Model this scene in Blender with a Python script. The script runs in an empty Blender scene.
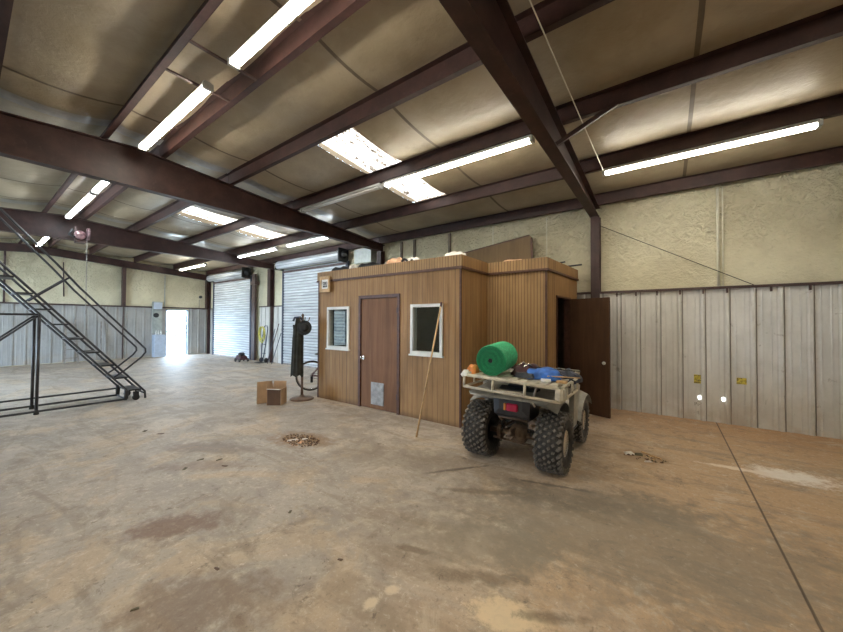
import bpy, math, random
from mathutils import Vector, Matrix
R = math.radians
PI = math.pi
rnd = random.Random(7)
S = bpy.context.scene
COL = S.collection

# ------------------------------------------------------------------ camera
cd = bpy.data.cameras.new('camera')
cam = bpy.data.objects.new('camera', cd); COL.objects.link(cam)
cd.sensor_fit = 'HORIZONTAL'; cd.sensor_width = 36.0
cd.lens = 36.0 * 336.3 / 843.0
cd.clip_start = 0.02; cd.clip_end = 300
YAW, PIT, ROL = R(35.97), R(0.96), R(0.27)
fw = Vector((-math.sin(YAW), math.cos(YAW), 0)); rt = Vector((math.cos(YAW), math.sin(YAW), 0)); up = Vector((0, 0, 1))
f2 = fw * math.cos(PIT) + up * math.sin(PIT); u2 = up * math.cos(PIT) - fw * math.sin(PIT)
r3 = rt * math.cos(ROL) + u2 * math.sin(ROL); u3 = u2 * math.cos(ROL) - rt * math.sin(ROL)
M = Matrix((( r3.x, u3.x, -f2.x, 0), (r3.y, u3.y, -f2.y, 0), (r3.z, u3.z, -f2.z, 1.598), (0, 0, 0, 1)))
cam.matrix_world = M
S.camera = cam

# ------------------------------------------------------------------ world, light, exposure
W = bpy.data.worlds.new('daylight'); S.world = W; W.use_nodes = True
bgn = W.node_tree.nodes['Background']
bgn.inputs[0].default_value = (0.58, 0.77, 1.0, 1); bgn.inputs[1].default_value = 25.0
LAMP = 48.0        # radiance of the lit fluorescent tubes
SKYL = 2.9        # radiance of the daylit roof panels
S.view_settings.view_transform = 'Standard'; S.view_settings.look = 'None'
S.view_settings.gamma = 1.0; S.view_settings.use_curve_mapping = False
S.view_settings.exposure = 0.2

def portal(name, loc, rot, sx, sy):
    l = bpy.data.lights.new(name, 'AREA'); l.shape = 'RECTANGLE'; l.size = sx; l.size_y = sy; l.energy = 1
    o = bpy.data.objects.new(name, l); o.location = loc; o.rotation_euler = rot; COL.objects.link(o)
    l.cycles.is_portal = True
# openings onto the daylight: a raised roll-up door in the near long wall, the walk door in the far wall
portal('daylight_portal', (-12.3, -4.14, 1.65), (R(-90), 0, PI), 4.0, 3.3)
portal('daylight_portal', (-18.25, 5.93, 1.02), (R(90), 0, R(-90)), 0.8, 2.04)

# ------------------------------------------------------------------ material helpers
class NT:
    def __init__(s, name):
        s.m = bpy.data.materials.new(name); s.m.use_nodes = True
        s.t = s.m.node_tree; s.t.nodes.clear()
        s.out = s.t.nodes.new('ShaderNodeOutputMaterial')
        s.geo = s.t.nodes.new('ShaderNodeNewGeometry')
        s.tc = s.t.nodes.new('ShaderNodeTexCoord')
    def n(s, typ, ins={}, **props):
        nd = s.t.nodes.new('ShaderNode' + typ)
        for k, v in props.items(): setattr(nd, k, v)
        for k, v in ins.items(): s.put(nd.inputs[k], v)
        return nd
    def put(s, sock, v):
        if isinstance(v, bpy.types.NodeSocket): s.t.links.new(v, sock)
        elif isinstance(v, bpy.types.Node): s.t.links.new(v.outputs[0], sock)
        else:
            if isinstance(v, tuple) and len(v) == 3 and sock.type == 'RGBA': v = v + (1,)
            sock.default_value = v
    def pos(s, obj=False): return s.tc.outputs['Object'] if obj else s.geo.outputs['Position']
    def xyz(s, v): return s.n('SeparateXYZ', {0: v}).outputs
    def math(s, op, a, b=0.0, c=None, clamp=False):
        nd = s.n('Math', {0: a, 1: b}, operation=op, use_clamp=clamp)
        if c is not None: s.put(nd.inputs[2], c)
        return nd.outputs[0]
    def noise(s, vec, scale, detail=4, rough=.55, dist=0.0):
        return s.n('TexNoise', {'Vector': vec, 'Scale': scale, 'Detail': detail, 'Roughness': rough, 'Distortion': dist}).outputs['Fac']
    def scale(s, vec, v): return s.n('Mapping', {'Vector': vec, 'Scale': v}).outputs[0]
    def ramp(s, fac, a, b):  # smooth 0..1 between a and b
        return s.n('MapRange', {'Value': fac, 'From Min': a, 'From Max': b}, interpolation_type='SMOOTHSTEP', clamp=True).outputs[0]
    def mix(s, fac, a, b, mode='MIX'):
        nd = s.n('Mix', {}, data_type='RGBA', blend_type=mode)
        s.put(nd.inputs[0], fac); s.put(nd.inputs[6], a); s.put(nd.inputs[7], b)
        return nd.outputs[2]
    def bump(s, h, strength=.3, dist=.01):
        return s.n('Bump', {'Height': h, 'Strength': strength, 'Distance': dist}).outputs[0]
    def done(s, color, rough=.6, metal=0.0, normal=None, **kw):
        b = s.n('BsdfPrincipled', {'Base Color': color, 'Roughness': rough, 'Metallic': metal})
        if normal is not None: s.put(b.inputs['Normal'], normal)
        for k, v in kw.items(): s.put(b.inputs[k.replace('_', ' ')], v)
        s.t.links.new(b.outputs[0], s.out.inputs[0]); return s.m

def plain(name, col, rough=.6, metal=0.0, var=.12, sc=9.0, bump=0.0):
    t = NT(name); n = t.noise(t.pos(True), sc, 4)
    dark = tuple(c * (1 - var) for c in col); lite = tuple(min(1, c * (1 + var)) for c in col)
    return t.done(t.mix(t.ramp(n, .3, .7), dark, lite), rough, metal, t.bump(t.noise(t.pos(True), sc * 12), bump) if bump else None)

def emis(name, col, strength):
    t = NT(name); e = t.n('Emission', {'Color': col, 'Strength': strength})
    t.t.links.new(e.outputs[0], t.out.inputs[0]); return t.m

MT = {}
# concrete floor with clay dust, tracks, stains and a sawn joint
def mk_floor():
    t = NT('dusty_concrete'); P = t.pos(); x, y, z = t.xyz(P)
    big = t.noise(P, .45, 5, .6, .6); mid = t.noise(P, 1.7, 6, .62, .8); fine = t.noise(P, 9, 6, .7); grain = t.noise(P, 60, 3, .7)
    streak = t.noise(t.scale(P, (.5, 2.2, 1)), 1.3, 5, .65, 1.2)
    f2 = t.noise(P, 3.6, 9, .72, .6)
    col = t.mix(t.ramp(mid, .36, .66), (.37, .315, .26), (.60, .535, .45))
    col = t.mix(t.math('MULTIPLY', t.ramp(big, .42, .60), .55), col, (.40, .365, .325))
    col = t.mix(t.math('MULTIPLY', t.ramp(t.noise(P, .8, 6, .7, 1.0), .50, .62), .5), col, (.60, .45, .28))
    dust = t.math('ADD', t.ramp(x, -3.4, 1.6), t.math('MULTIPLY', streak, .9))
    dust = t.math('MULTIPLY', t.ramp(dust, .55, 1.35), .85)
    col = t.mix(dust, col, (.62, .41, .225))
    col = t.mix(t.math('MULTIPLY', t.ramp(y, 5.4, 7.2), t.math('MULTIPLY', t.ramp(x, -2.5, -1.0), .55)), col, (.50, .26, .11))
    col = t.mix(t.math('MULTIPLY', t.ramp(streak, .50, .64), .55), col, (.30, .245, .185))
    col = t.mix(t.math('MULTIPLY', t.ramp(f2, .52, .66), .55), col, (.26, .205, .15))
    col = t.mix(t.math('MULTIPLY', t.ramp(f2, .46, .34), .5), col, (.70, .61, .48))
    col = t.mix(t.math('MULTIPLY', t.ramp(fine, .54, .70), .45), col, (.66, .58, .46))
    col = t.mix(t.math('MULTIPLY', t.ramp(t.noise(P, 5.0, 8, .78, .5), .61, .67), .65), col, (.17, .13, .095))
    g2 = t.noise(P, 22, 8, .75, .4)
    col = t.mix(t.math('MULTIPLY', t.ramp(g2, .54, .68), .5), col, (.22, .175, .135))
    col = t.mix(t.math('MULTIPLY', t.ramp(g2, .46, .34), .45), col, (.76, .68, .57))
    g3 = t.noise(P, 15, 6, .7, 1.2)
    col = t.mix(t.math('MULTIPLY', t.math('MULTIPLY', t.ramp(g3, .60, .66), t.ramp(f2, .44, .56)), .7), col, (.17, .13, .095))
    col = t.mix(t.math('MULTIPLY', t.math('MULTIPLY', t.ramp(g3, .38, .32), t.ramp(mid, .42, .55)), .6), col, (.86, .77, .63))
    col = t.mix(t.math('MULTIPLY', t.ramp(grain, .5, .8), .25), col, (.17, .13, .10))
    def blob(cx, cy, rx, ry, ang=0, soft=.45):
        mp = t.n('Mapping', {'Vector': P, 'Location': (cx, cy, 0), 'Rotation': (0, 0, ang), 'Scale': (rx, ry, 1)}, vector_type='TEXTURE')
        ln = t.n('VectorMath', {0: mp}, operation='LENGTH').outputs['Value']
        ln = t.math('ADD', t.math('ADD', ln, t.math('MULTIPLY', t.math('SUBTRACT', mid, .5), 1.6)), t.math('ADD', t.math('MULTIPLY', t.math('SUBTRACT', fine, .5), 2.4), t.math('MULTIPLY', t.math('SUBTRACT', g2, .5), 2.0)))
        return t.math('SUBTRACT', 1.0, t.ramp(ln, 1 - soft, 1 + soft))
    for (cx, cy, rx, ry, ang, c, k) in [
        (-3.10, 1.02, .30, .15, .8, (.21, .125, .085), .75), (-2.12, .80, .36, .26, .5, (.23, .155, .105), .7),
        (-4.6, 1.9, .5, .16, .5, (.22, .17, .13), .6), (-.72, 1.78, .19, .12, .3, (.90, .72, .47), .9), (-.95, 1.95, .30, .06, .5, (.20, .145, .09), .6), (-.50, 1.92, .16, .04, .5, (.20, .145, .09), .7),
        (-1.36, 1.40, .05, .03, 1.4, (.84, .72, .54), .8), (-1.33, 1.55, .04, .03, 1.4, (.84, .72, .54), .8), (-1.45, 1.9, .12, .03, .3, (.18, .12, .07), .7), (-1.80, 3.25, .30, .025, .9, (.12, .09, .065), .8), (-.9, 3.45, .35, .025, .25, (.12, .09, .065), .7), (-1.45, 2.9, .35, .04, .5, (.18, .13, .08), .6),
        (-4.1, 1.65, .45, .12, .7, (.26, .19, .14), .6), (-1.07, 2.3, .5, .3, .4, (.30, .255, .19), .6),
        (1.06, 5.14, .32, .19, .15, (.98, .92, .84), 1.0), (.62, 5.05, .28, .05, .1, (.92, .82, .70), .95),
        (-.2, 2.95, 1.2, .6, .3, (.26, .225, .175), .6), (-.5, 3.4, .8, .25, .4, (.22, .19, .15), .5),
        (-3.95, 2.74, .42, .24, .3, (.30, .19, .10), .9), (-.22, 4.80, .28, .16, .2, (.30, .19, .09), .6),
        (-2.6, 3.05, .7, .25, .5, (.30, .25, .19), .4), (-6, 3.0, 1.6, .5, .5, (.33, .27, .20), .35)]:
        col = t.mix(t.math('MULTIPLY', t.math('MULTIPLY', blob(cx, cy, rx, ry, ang), t.math('ADD', .25, t.math('MULTIPLY', g2, 1.5)), clamp=True), k), col, c)
    col = t.mix(1.0, col, (.90, .885, .87), 'MULTIPLY')
    # sawn control joints
    jt = t.math('ABSOLUTE', t.math('SUBTRACT', x, .65))
    jm = t.math('SUBTRACT', 1.0, t.ramp(jt, .004, .011))
    col = t.mix(t.math('MULTIPLY', jm, .85), col, (.08, .05, .03))
    jm2 = t.math('SUBTRACT', 1.0, t.ramp(t.math('ABSOLUTE', t.math('SUBTRACT', x, -5.2)), .005, .014))
    col = t.mix(t.math('MULTIPLY', jm2, .25), col, (.16, .12, .09))
    h = t.math('SUBTRACT', t.math('ADD', t.math('MULTIPLY', fine, .6), t.math('MULTIPLY', grain, .3)), t.math('MULTIPLY', jm, 1.5))
    rough = t.math('ADD', .42, t.math('MULTIPLY', mid, .35))
    return t.done(col, rough, 0, t.bump(h, .35, .006))
MT['floor'] = mk_floor()

def mk_insul(name, a, b, seam=1.5, wall=False, gloss=.5):
    t = NT(name); P = t.pos(); x, y, z = t.xyz(P)
    n1 = t.noise(P, .9, 5, .6); n2 = t.noise(P, 6, 5, .65, .3); n3 = t.noise(t.scale(P, (1, 1, 1.6)), 22, 4, .6)
    col = t.mix(t.ramp(n1, .35, .65), a, b)
    col = t.mix(t.math('MULTIPLY', t.ramp(n2, .55, .75), .3), col, tuple(c * .62 for c in a))
    hh = t.math('ADD', t.math('MULTIPLY', n2, 1.0), t.math('MULTIPLY', n3, .35))
    return t.done(col, gloss, 0, t.bump(t.math('ADD', hh, t.math('MULTIPLY', t.math('MULTIPLY', t.ramp(t.noise(P, 11, 4, .55, .8), .38, .68), t.ramp(z, 2.5, 3.3)), 1.0 if wall else .15)), .7 if wall else .3, .07 if wall else .02))
MT['roof_insul'] = mk_insul('faced_roof_insulation', (.31, .255, .17), (.42, .355, .25), gloss=.40)
MT['wall_insul'] = mk_insul('sprayed_cream_insulation', (.58, .53, .37), (.70, .65, .47), wall=True, gloss=.6)
MT['seam'] = plain('insulation_seam_tape', (.14, .11, .075), .5)
MT['edge_foil'] = plain('bare_insulation_edge', (.36, .34, .31), .28, .3)

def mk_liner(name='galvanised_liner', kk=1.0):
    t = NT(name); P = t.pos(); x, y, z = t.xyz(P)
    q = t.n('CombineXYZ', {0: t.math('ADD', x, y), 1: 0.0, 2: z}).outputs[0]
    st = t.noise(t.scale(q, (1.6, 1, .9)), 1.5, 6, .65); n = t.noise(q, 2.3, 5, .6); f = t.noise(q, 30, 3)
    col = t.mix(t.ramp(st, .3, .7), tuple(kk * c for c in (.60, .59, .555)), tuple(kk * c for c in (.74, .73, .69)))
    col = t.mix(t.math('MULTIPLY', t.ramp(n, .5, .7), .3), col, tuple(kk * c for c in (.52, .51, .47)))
    fr = t.math('FRACT', t.math('DIVIDE', t.math('ADD', t.math('ADD', x, .101), 298.0), .298))   # dark lines along the rib roots for contrast, stronger on one side
    rib = t.math('SUBTRACT', 1.0, t.ramp(t.math('ABSOLUTE', t.math('SUBTRACT', fr, .87)), .012, .04))
    rib2 = t.math('SUBTRACT', 1.0, t.ramp(t.math('ABSOLUTE', t.math('SUBTRACT', fr, .125)), .01, .03))
    col = t.mix(t.math('MULTIPLY', rib, .25), col, (.30, .27, .23)); col = t.mix(t.math('MULTIPLY', rib2, .85), col, (.16, .14, .115))
    col = t.mix(t.math('MULTIPLY', t.math('MULTIPLY', t.math('SUBTRACT', 1.0, t.ramp(z, .0, .5)), t.ramp(n, .40, .62)), .5), col, (.46, .36, .25))
    col = t.mix(t.math('MULTIPLY', t.ramp(t.noise(q, 6, 6, .7, .5), .62, .69), .55), col, (.27, .24, .20))
    return t.done(col, t.math('ADD', .38, t.math('MULTIPLY', f, .2)), .12, t.bump(n, .3, .03))
MT['liner'] = mk_liner()
MT['liner_backlit'] = mk_liner('backlit_gable_liner', .58)  # liner copy darkened: the gable's backlit shade is put into its colour

def mk_slat_curtain():
    t = NT('steel_roll_curtain'); P = t.pos(); x, y, z = t.xyz(P)
    n = t.noise(t.scale(P, (.6, 1, 5)), 1.6, 4, .6)
    col = t.mix(t.ramp(n, .35, .65), (.50, .53, .56), (.68, .71, .73))
    fr = t.math('ABSOLUTE', t.math('SUBTRACT', t.math('FRACT', t.math('DIVIDE', z, .10)), .5))     # dark lines put into the slat joints so they read
    col = t.mix(t.math('MULTIPLY', t.ramp(fr, .36, .46), .75), col, (.17, .18, .20))
    return t.done(col, .45, .2)
MT['curtain'] = mk_slat_curtain()

def mk_primer(name, base, var, rough=.5):
    t = NT(name); P = t.pos(); n = t.noise(P, 3.5, 6, .65); f = t.noise(P, 18, 4, .6)
    col = t.mix(t.ramp(n, .35, .7), base, var)
    col = t.mix(t.math('MULTIPLY', t.ramp(f, .58, .72), .35), col, tuple(min(1, c * 2.1 + .02) for c in base))
    return t.done(col, rough, 0, t.bump(f, .1, .004))
MT['primer'] = mk_primer('red_oxide_primer', (.031, .012, .010), (.060, .025, .021), .52)
MT['girt'] = mk_primer('dark_girt_paint', (.06, .035, .032), (.09, .052, .045), .5)

def mk_panelling(name, base, var, groove=.1016, dark=.35, fine=False, gap=.004):
    t = NT(name); P = t.pos(); x, y, z = t.xyz(P)
    u = t.math('ADD', x, y)
    q = t.n('CombineXYZ', {0: u, 1: 0.0, 2: z}).outputs[0]
    g = t.noise(t.scale(q, (22, 1, .9)), 1.0, 6, .65, 1.2); b = t.noise(q, .9, 4, .6); w = t.noise(t.scale(q, (3.2, 1, .35)), 1.0, 5, .6, 1.5)
    col = t.mix(t.ramp(g, .3, .7), base, var)
    col = t.mix(t.math('MULTIPLY', t.ramp(w, .45, .65), .45), col, tuple(c * .62 for c in base))
    col = t.mix(t.math('MULTIPLY', t.ramp(b, .45, .65), .35), col, tuple(min(1, c * 1.2) for c in var))
    if groove:
        fr = t.math('FRACT', t.math('DIVIDE', t.math('ADD', u, 100.0), groove))
        gm = t.math('SUBTRACT', 1.0, t.ramp(t.math('ABSOLUTE', t.math('SUBTRACT', fr, .5)), gap / groove, gap / groove * 2.2))
        col = t.mix(t.math('MULTIPLY', gm, dark), col, tuple(c * .25 for c in base))
        sh = t.math('FRACT', t.math('DIVIDE', t.math('ADD', u, 100.0), 1.22))
        sm = t.math('SUBTRACT', 1.0, t.ramp(t.math('ABSOLUTE', t.math('SUBTRACT', sh, .5)), .002, .006))
        col = t.mix(t.math('MULTIPLY', sm, .6), col, (.04, .018, .008))
        # uneven darker brown along the foot
        col = t.mix(t.math('MULTIPLY', t.math('SUBTRACT', 1.0, t.ramp(t.math('ADD', z, t.math('MULTIPLY', b, .14)), .06, .2)), .6), col, (.09, .048, .022))
        return t.done(col, .55, 0, Specular_IOR_Level=.35, normal=t.bump(t.math('SUBTRACT', g, t.math('MULTIPLY', gm, 2.0)), .25, .004))
    return t.done(col, .58, 0, t.bump(g, .12, .002), Specular_IOR_Level=.3)
MT['ply'] = mk_panelling('grooved_plywood_panelling', (.29, .158, .062), (.395, .232, .098))
MT['ply_fine'] = mk_panelling('finely_grooved_panelling', (.31, .185, .082), (.42, .265, .125), .0508, .55)
MT['door_wood'] = mk_panelling('stained_hardwood_door', (.175, .080, .034), (.235, .112, .050), 0)
MT['door_dark'] = mk_panelling('shaded_brown_door', (.070, .034, .017), (.095, .048, .025), 0)  # brown of the open leaf deepened, its shade put into the colour
MT['wood_trim'] = plain('dark_wood_trim', (.095, .038, .022), .5, 0, .25, 14)
MT['plain_ply'] = mk_panelling('plain_brown_board', (.15, .095, .045), (.20, .13, .065), 0)
MT['white'] = plain('white_vinyl', (.74, .74, .70), .4, 0, .06)
MT['lamp_housing'] = plain('white_enamel', (.45, .45, .43), .4, 0, .05)
MT['off_tube'] = plain('unlit_glass_tube', (.80, .80, .79), .15, 0, .02)
MT['lamp_w'] = emis('lit_tube_warm', (1.0, .93, .79, 1), LAMP)
MT['lamp_c'] = emis('lit_tube_cool', (.86, .94, 1.0, 1), LAMP)
def mk_skyl():
    t = NT('daylit_fibreglass_panel'); P = t.pos(); x, y, z = t.xyz(P)
    n = t.noise(t.scale(P, (10, 1.2, 1)), 1.0, 4, .7); m = t.noise(P, 14, 4, .6)
    dirt = t.math('MULTIPLY', t.ramp(n, .45, .62), t.ramp(m, .42, .6))
    c = t.mix(dirt, (1.0, .985, .94), (.50, .40, .30))
    fr = t.math('FRACT', t.math('DIVIDE', t.math('ADD', x, 50.0), .155))
    line = t.math('SUBTRACT', 1.0, t.ramp(t.math('ABSOLUTE', t.math('SUBTRACT', fr, .5)), .05, .12))
    c = t.mix(t.math('MULTIPLY', line, .75), c, (.20, .15, .10))
    e = t.n('Emission', {'Color': c, 'Strength': t.math('MULTIPLY', SKYL, t.math('SUBTRACT', 1.0, t.math('MULTIPLY', dirt, .85)))})
    t.t.links.new(e.outputs[0], t.out.inputs[0]); return t.m
MT['skylight'] = mk_skyl()
MT['black'] = plain('black_paint', (.022, .022, .024), .45, 0, .2)
MT['ladder'] = plain('dark_grey_tube_paint', (.050, .047, .050), .42, .1, .25)
MT['rubber'] = plain('tyre_rubber', (.040, .036, .032), .8, 0, .3, 20)
MT['lug'] = plain('dusty_tyre_lugs', (.15, .132, .11), .85, 0, .35, 25)
MT['steel'] = plain('worn_steel', (.34, .31, .28), .5, .6, .25)
MT['rust'] = plain('rusty_axle', (.16, .11, .075), .75, .2, .4, 18)
MT['chrome'] = plain('bright_metal', (.75, .74, .70), .25, .9, .05)
MT['rack'] = plain('cream_rack_paint', (.54, .49, .38), .5, 0, .2, 12)
MT['fender'] = plain('faded_grey_plastic', (.33, .315, .27), .55, 0, .2, 7)
MT['blackplastic'] = plain('black_plastic', (.032, .033, .036), .5, 0, .25)
MT['red_lens'] = plain('red_lens', (.50, .03, .08), .25, 0, .15)
MT['amber'] = plain('amber_lens', (.75, .30, .08), .3, 0, .1)
MT['green'] = None
def mk_green():
    t = NT('green_mesh_plastic'); P = t.pos(True)
    v = t.n('TexVoronoi', {'Vector': P, 'Scale': 60.0}).outputs['Distance']; n = t.noise(P, 12, 4)
    col = t.mix(t.ramp(v, .2, .6), (.07, .74, .34), (.03, .42, .18))
    col = t.mix(t.math('MULTIPLY', t.ramp(n, .5, .7), .4), col, (.10, .60, .30))
    return t.done(col, .45, 0, t.bump(v, .6, .006))
MT['green'] = mk_green()
def mk_green_end():
    t = NT('green_roll_end'); P = t.pos(True); x, y, z = t.xyz(P)
    r = t.math('SQRT', t.math('ADD', t.math('MULTIPLY', x, x), t.math('MULTIPLY', z, z)))
    w = t.math('SINE', t.math('MULTIPLY', t.math('ADD', r, t.math('MULTIPLY', t.noise(P, 8), .01)), 420.0))
    col = t.mix(t.ramp(w, -1, 1), (.01, .20, .085), (.04, .48, .21))
    return t.done(col, .55, 0, t.bump(w, .5, .004))
MT['green_end'] = mk_green_end()
MT['cardboard'] = plain('cardboard', (.50, .34, .21), .8, 0, .12, 5)
MT['cardboard_dark'] = plain('dark_brown_cardboard', (.13, .068, .036), .75, 0, .15, 5)  # deeper brown for the box front, also among the scraps
MT['paper'] = plain('pale_paper', (.78, .74, .68), .7, 0, .08)
MT['coat'] = plain('black_green_coat_cloth', (.032, .032, .026), .9, 0, .35, 6, .1)
MT['hat'] = plain('dark_felt', (.030, .030, .030), .9, 0, .3, 9)
MT['pole_wood'] = plain('brown_turned_wood', (.13, .075, .045), .5, 0, .25, 12)
MT['handle_wood'] = plain('pale_tool_handle', (.58, .38, .19), .5, 0, .2, 12)
MT['blue'] = plain('blue_cloth', (.035, .15, .52), .6, 0, .3, 12, .1)
MT['orange'] = plain('orange_plastic', (.75, .25, .05), .5, 0, .15)
MT['peach'] = plain('peach_cloth', (.72, .42, .25), .8, 0, .2, 12)
MT['darkred'] = plain('dark_red_paint', (.07, .022, .024), .6, 0, .4, 12)
MT['bike_paint'] = plain('dark_maroon_bike_paint', (.10, .022, .03), .35, .1, .1)
MT['hoist'] = plain('pinkish_worn_hoist_paint', (.30, .19, .20), .28, .5, .5, 14)
MT['yellow'] = plain('yellow_green_cord', (.60, .56, .12), .6, 0, .25, 18)
MT['navy'] = plain('dark_blue_grey_paint', (.045, .055, .085), .5, .1, .25)
MT['grey_box'] = plain('grey_green_enamel', (.40, .43, .40), .5, .1, .12)
MT['blue_grey'] = plain('pale_blue_grey_enamel', (.48, .55, .66), .5, .05, .08)
MT['pipe_white'] = plain('cream_conduit', (.70, .68, .56), .45, 0, .08)
MT['cable'] = plain('black_cable', (.03, .028, .026), .6, 0, .1)
MT['foam_yellow'] = plain('yellow_label', (.50, .40, .06), .7, 0, .5, 30)
MT['ink'] = plain('faded_black_ink', (.12, .10, .06), .7, 0, .3)
MT['white_spot'] = emis('daylight_through_hole', (1, 1, .95, 1), 5.0)
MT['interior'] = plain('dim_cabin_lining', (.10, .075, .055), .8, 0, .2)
MT['ext_ground'] = plain('pale_gravel', (.55, .52, .46), .9, 0, .15, 2)
MT['ext_leaf'] = plain('hazy_foliage', (.30, .37, .22), .8, 0, .4, 3)
MT['ext_wall'] = plain('pale_fence_boards', (.6, .6, .56), .8, 0, .15, 3)
def mk_glass():
    t = NT('window_glass')
    g = t.n('BsdfGlass', {'Color': (.9, .93, .92, 1), 'Roughness': .02, 'IOR': 1.45}); tr = t.n('BsdfTransparent', {'Color': (.85, .88, .88, 1)})
    gl = t.n('BsdfGlossy', {'Color': (1, 1, 1, 1), 'Roughness': .03}); fr = t.math('ADD', .04, t.math('MULTIPLY', t.math('POWER', t.n('LayerWeight', {'Blend': .5}).outputs['Facing'], 4.0), .5))
    mx = t.n('MixShader', {0: fr, 1: tr, 2: gl}); t.t.links.new(mx.outputs[0], t.out.inputs[0]); return t.m
MT['glass'] = mk_glass()

# ------------------------------------------------------------------ mesh helpers
class MB:
    def __init__(s): s.v = []; s.f = []; s.mi = []; s.sm = []; s.cur = 0; s.M = None
    def add(s, vs, fs, smooth=False):
        b = len(s.v)
        for p in vs:
            p = Vector(p)
            s.v.append(s.M @ p if s.M else p)
        for f in fs: s.f.append([b + i for i in f]); s.mi.append(s.cur); s.sm.append(smooth)
        return s
    def box(s, x0, x1, y0, y1, z0, z1):
        x0, x1 = min(x0, x1), max(x0, x1); y0, y1 = min(y0, y1), max(y0, y1); z0, z1 = min(z0, z1), max(z0, z1)
        return s.add([(x0, y0, z0), (x1, y0, z0), (x1, y1, z0), (x0, y1, z0), (x0, y0, z1), (x1, y0, z1), (x1, y1, z1), (x0, y1, z1)],
                     [(3, 2, 1, 0), (4, 5, 6, 7), (0, 1, 5, 4), (1, 2, 6, 5), (2, 3, 7, 6), (3, 0, 4, 7)])
    def rbox(s, x0, x1, y0, y1, z0, z1, b=.01):   # box with chamfered edges
        vs = []; 
        for (dx, dy, dz) in ((b, b, 0), (b, 0, b), (0, b, b)):
            for sx in (0, 1):
                for sy in (0, 1):
                    for sz in (0, 1):
                        vs.append((x1 - dx if sx else x0 + dx, y1 - dy if sy else y0 + dy, z1 - dz if sz else z0 + dz))
        # convex hull by bmesh
        import bmesh
        bm = bmesh.new()
        for p in vs: bm.verts.new(p)
        bmesh.ops.convex_hull(bm, input=bm.verts)
        bm.verts.index_update()
        s.add([v.co.copy() for v in bm.verts], [[v.index for v in f.verts] for f in bm.faces]); bm.free()
        return s
    def hull(s, pts):
        import bmesh
        bm = bmesh.new()
        for p in pts: bm.verts.new(p)
        bmesh.ops.convex_hull(bm, input=bm.verts)
        dead = [v for v in bm.verts if not v.link_faces]
        for v in dead: bm.verts.remove(v)
        bm.verts.index_update()
        s.add([v.co.copy() for v in bm.verts], [[v.index for v in f.verts] for f in bm.faces]); bm.free(); return s
    def tube(s, pts, r, n=8, caps=True, r2=None):
        pts = [Vector(p) for p in pts]; rs = [r + ((r2 if r2 is not None else r) - r) * i / max(1, len(pts) - 1) for i in range(len(pts))]
        vs = []; prev = None
        for i, p in enumerate(pts):
            if i == 0: d = pts[1] - p
            elif i == len(pts) - 1: d = p - pts[i - 1]
            else: d = (pts[i + 1] - p).normalized() + (p - pts[i - 1]).normalized()
            d.normalize()
            if prev is None:
                a = Vector((0, 0, 1)) if abs(d.z) < .9 else Vector((1, 0, 0))
                e1 = d.cross(a).normalized()
            else:
                e1 = (prev - d * prev.dot(d)).normalized()
            prev = e1; e2 = d.cross(e1)
            for k in range(n):
                t = 2 * PI * k / n; vs.append(p + (e1 * math.cos(t) + e2 * math.sin(t)) * rs[i])
        fs = []
        for i in range(len(pts) - 1):
            for k in range(n):
                k2 = (k + 1) % n; fs.append((i * n + k, i * n + k2, (i + 1) * n + k2, (i + 1) * n + k))
        s.add(vs, fs, True)
        if caps:
            s.add(vs[:n], [tuple(range(n))[::-1]]); s.add(vs[-n:], [tuple(range(n))])
        return s
    def bar(s, a, b, w, h):        # rectangular bar from a to b
        a, b = Vector(a), Vector(b); d = (b - a).normalized()
        u = Vector((0, 0, 1)) if abs(d.z) < .95 else Vector((0, 1, 0))
        e1 = d.cross(u).normalized(); e2 = e1.cross(d)
        vs = [p + e1 * sx * w / 2 + e2 * sz * h / 2 for p in (a, b) for sx, sz in ((-1, -1), (1, -1), (1, 1), (-1, 1))]
        return s.add(vs, [(0, 1, 2, 3), (7, 6, 5, 4), (0, 4, 5, 1), (1, 5, 6, 2), (2, 6, 7, 3), (3, 7, 4, 0)])
    def lathe(s, prof, c=(0, 0, 0), axis='z', n=24, smooth=True, closed=False):
        vs = []; c = Vector(c)
        for r, h in prof:
            for k in range(n):
                t = 2 * PI * k / n; a, b = r * math.cos(t), r * math.sin(t)
                vs.append(c + Vector({'z': (a, b, h), 'x': (h, a, b), 'y': (b, h, a)}[axis]))
        fs = []; m = len(prof)
        for i in range(m if closed else m - 1):
            i2 = (i + 1) % m
            for k in range(n):
                k2 = (k + 1) % n; fs.append((i * n + k, i * n + k2, i2 * n + k2, i2 * n + k))
        s.add(vs, fs, smooth)
        if not closed:
            if prof[0][0] > 1e-4: s.add(vs[:n], [tuple(range(n))[::-1]])
            if prof[-1][0] > 1e-4: s.add(vs[-n:], [tuple(range(n))])
        return s
    def prism(s, poly, z0, z1, plane='xy'):
        def mk(p, h):
            return {'xy': (p[0], p[1], h), 'xz': (p[0], h, p[1]), 'yz': (h, p[0], p[1])}[plane]
        n = len(poly)
        vs = [mk(p, z0) for p in poly] + [mk(p, z1) for p in poly]
        fs = [tuple(range(n))[::-1], tuple(range(n, 2 * n))] + [(i, (i + 1) % n, n + (i + 1) % n, n + i) for i in range(n)]
        return s.add(vs, fs)
    def grid(s, fn, nu, nv, smooth=True, skip=None):
        vs = [fn(i / nu, j / nv) for i in range(nu + 1) for j in range(nv + 1)]
        fs = [(i * (nv + 1) + j, (i + 1) * (nv + 1) + j, (i + 1) * (nv + 1) + j + 1, i * (nv + 1) + j + 1)
              for i in range(nu) for j in range(nv) if not (skip and skip((i + .5) / nu, (j + .5) / nv))]
        return s.add(vs, fs, smooth)
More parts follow.
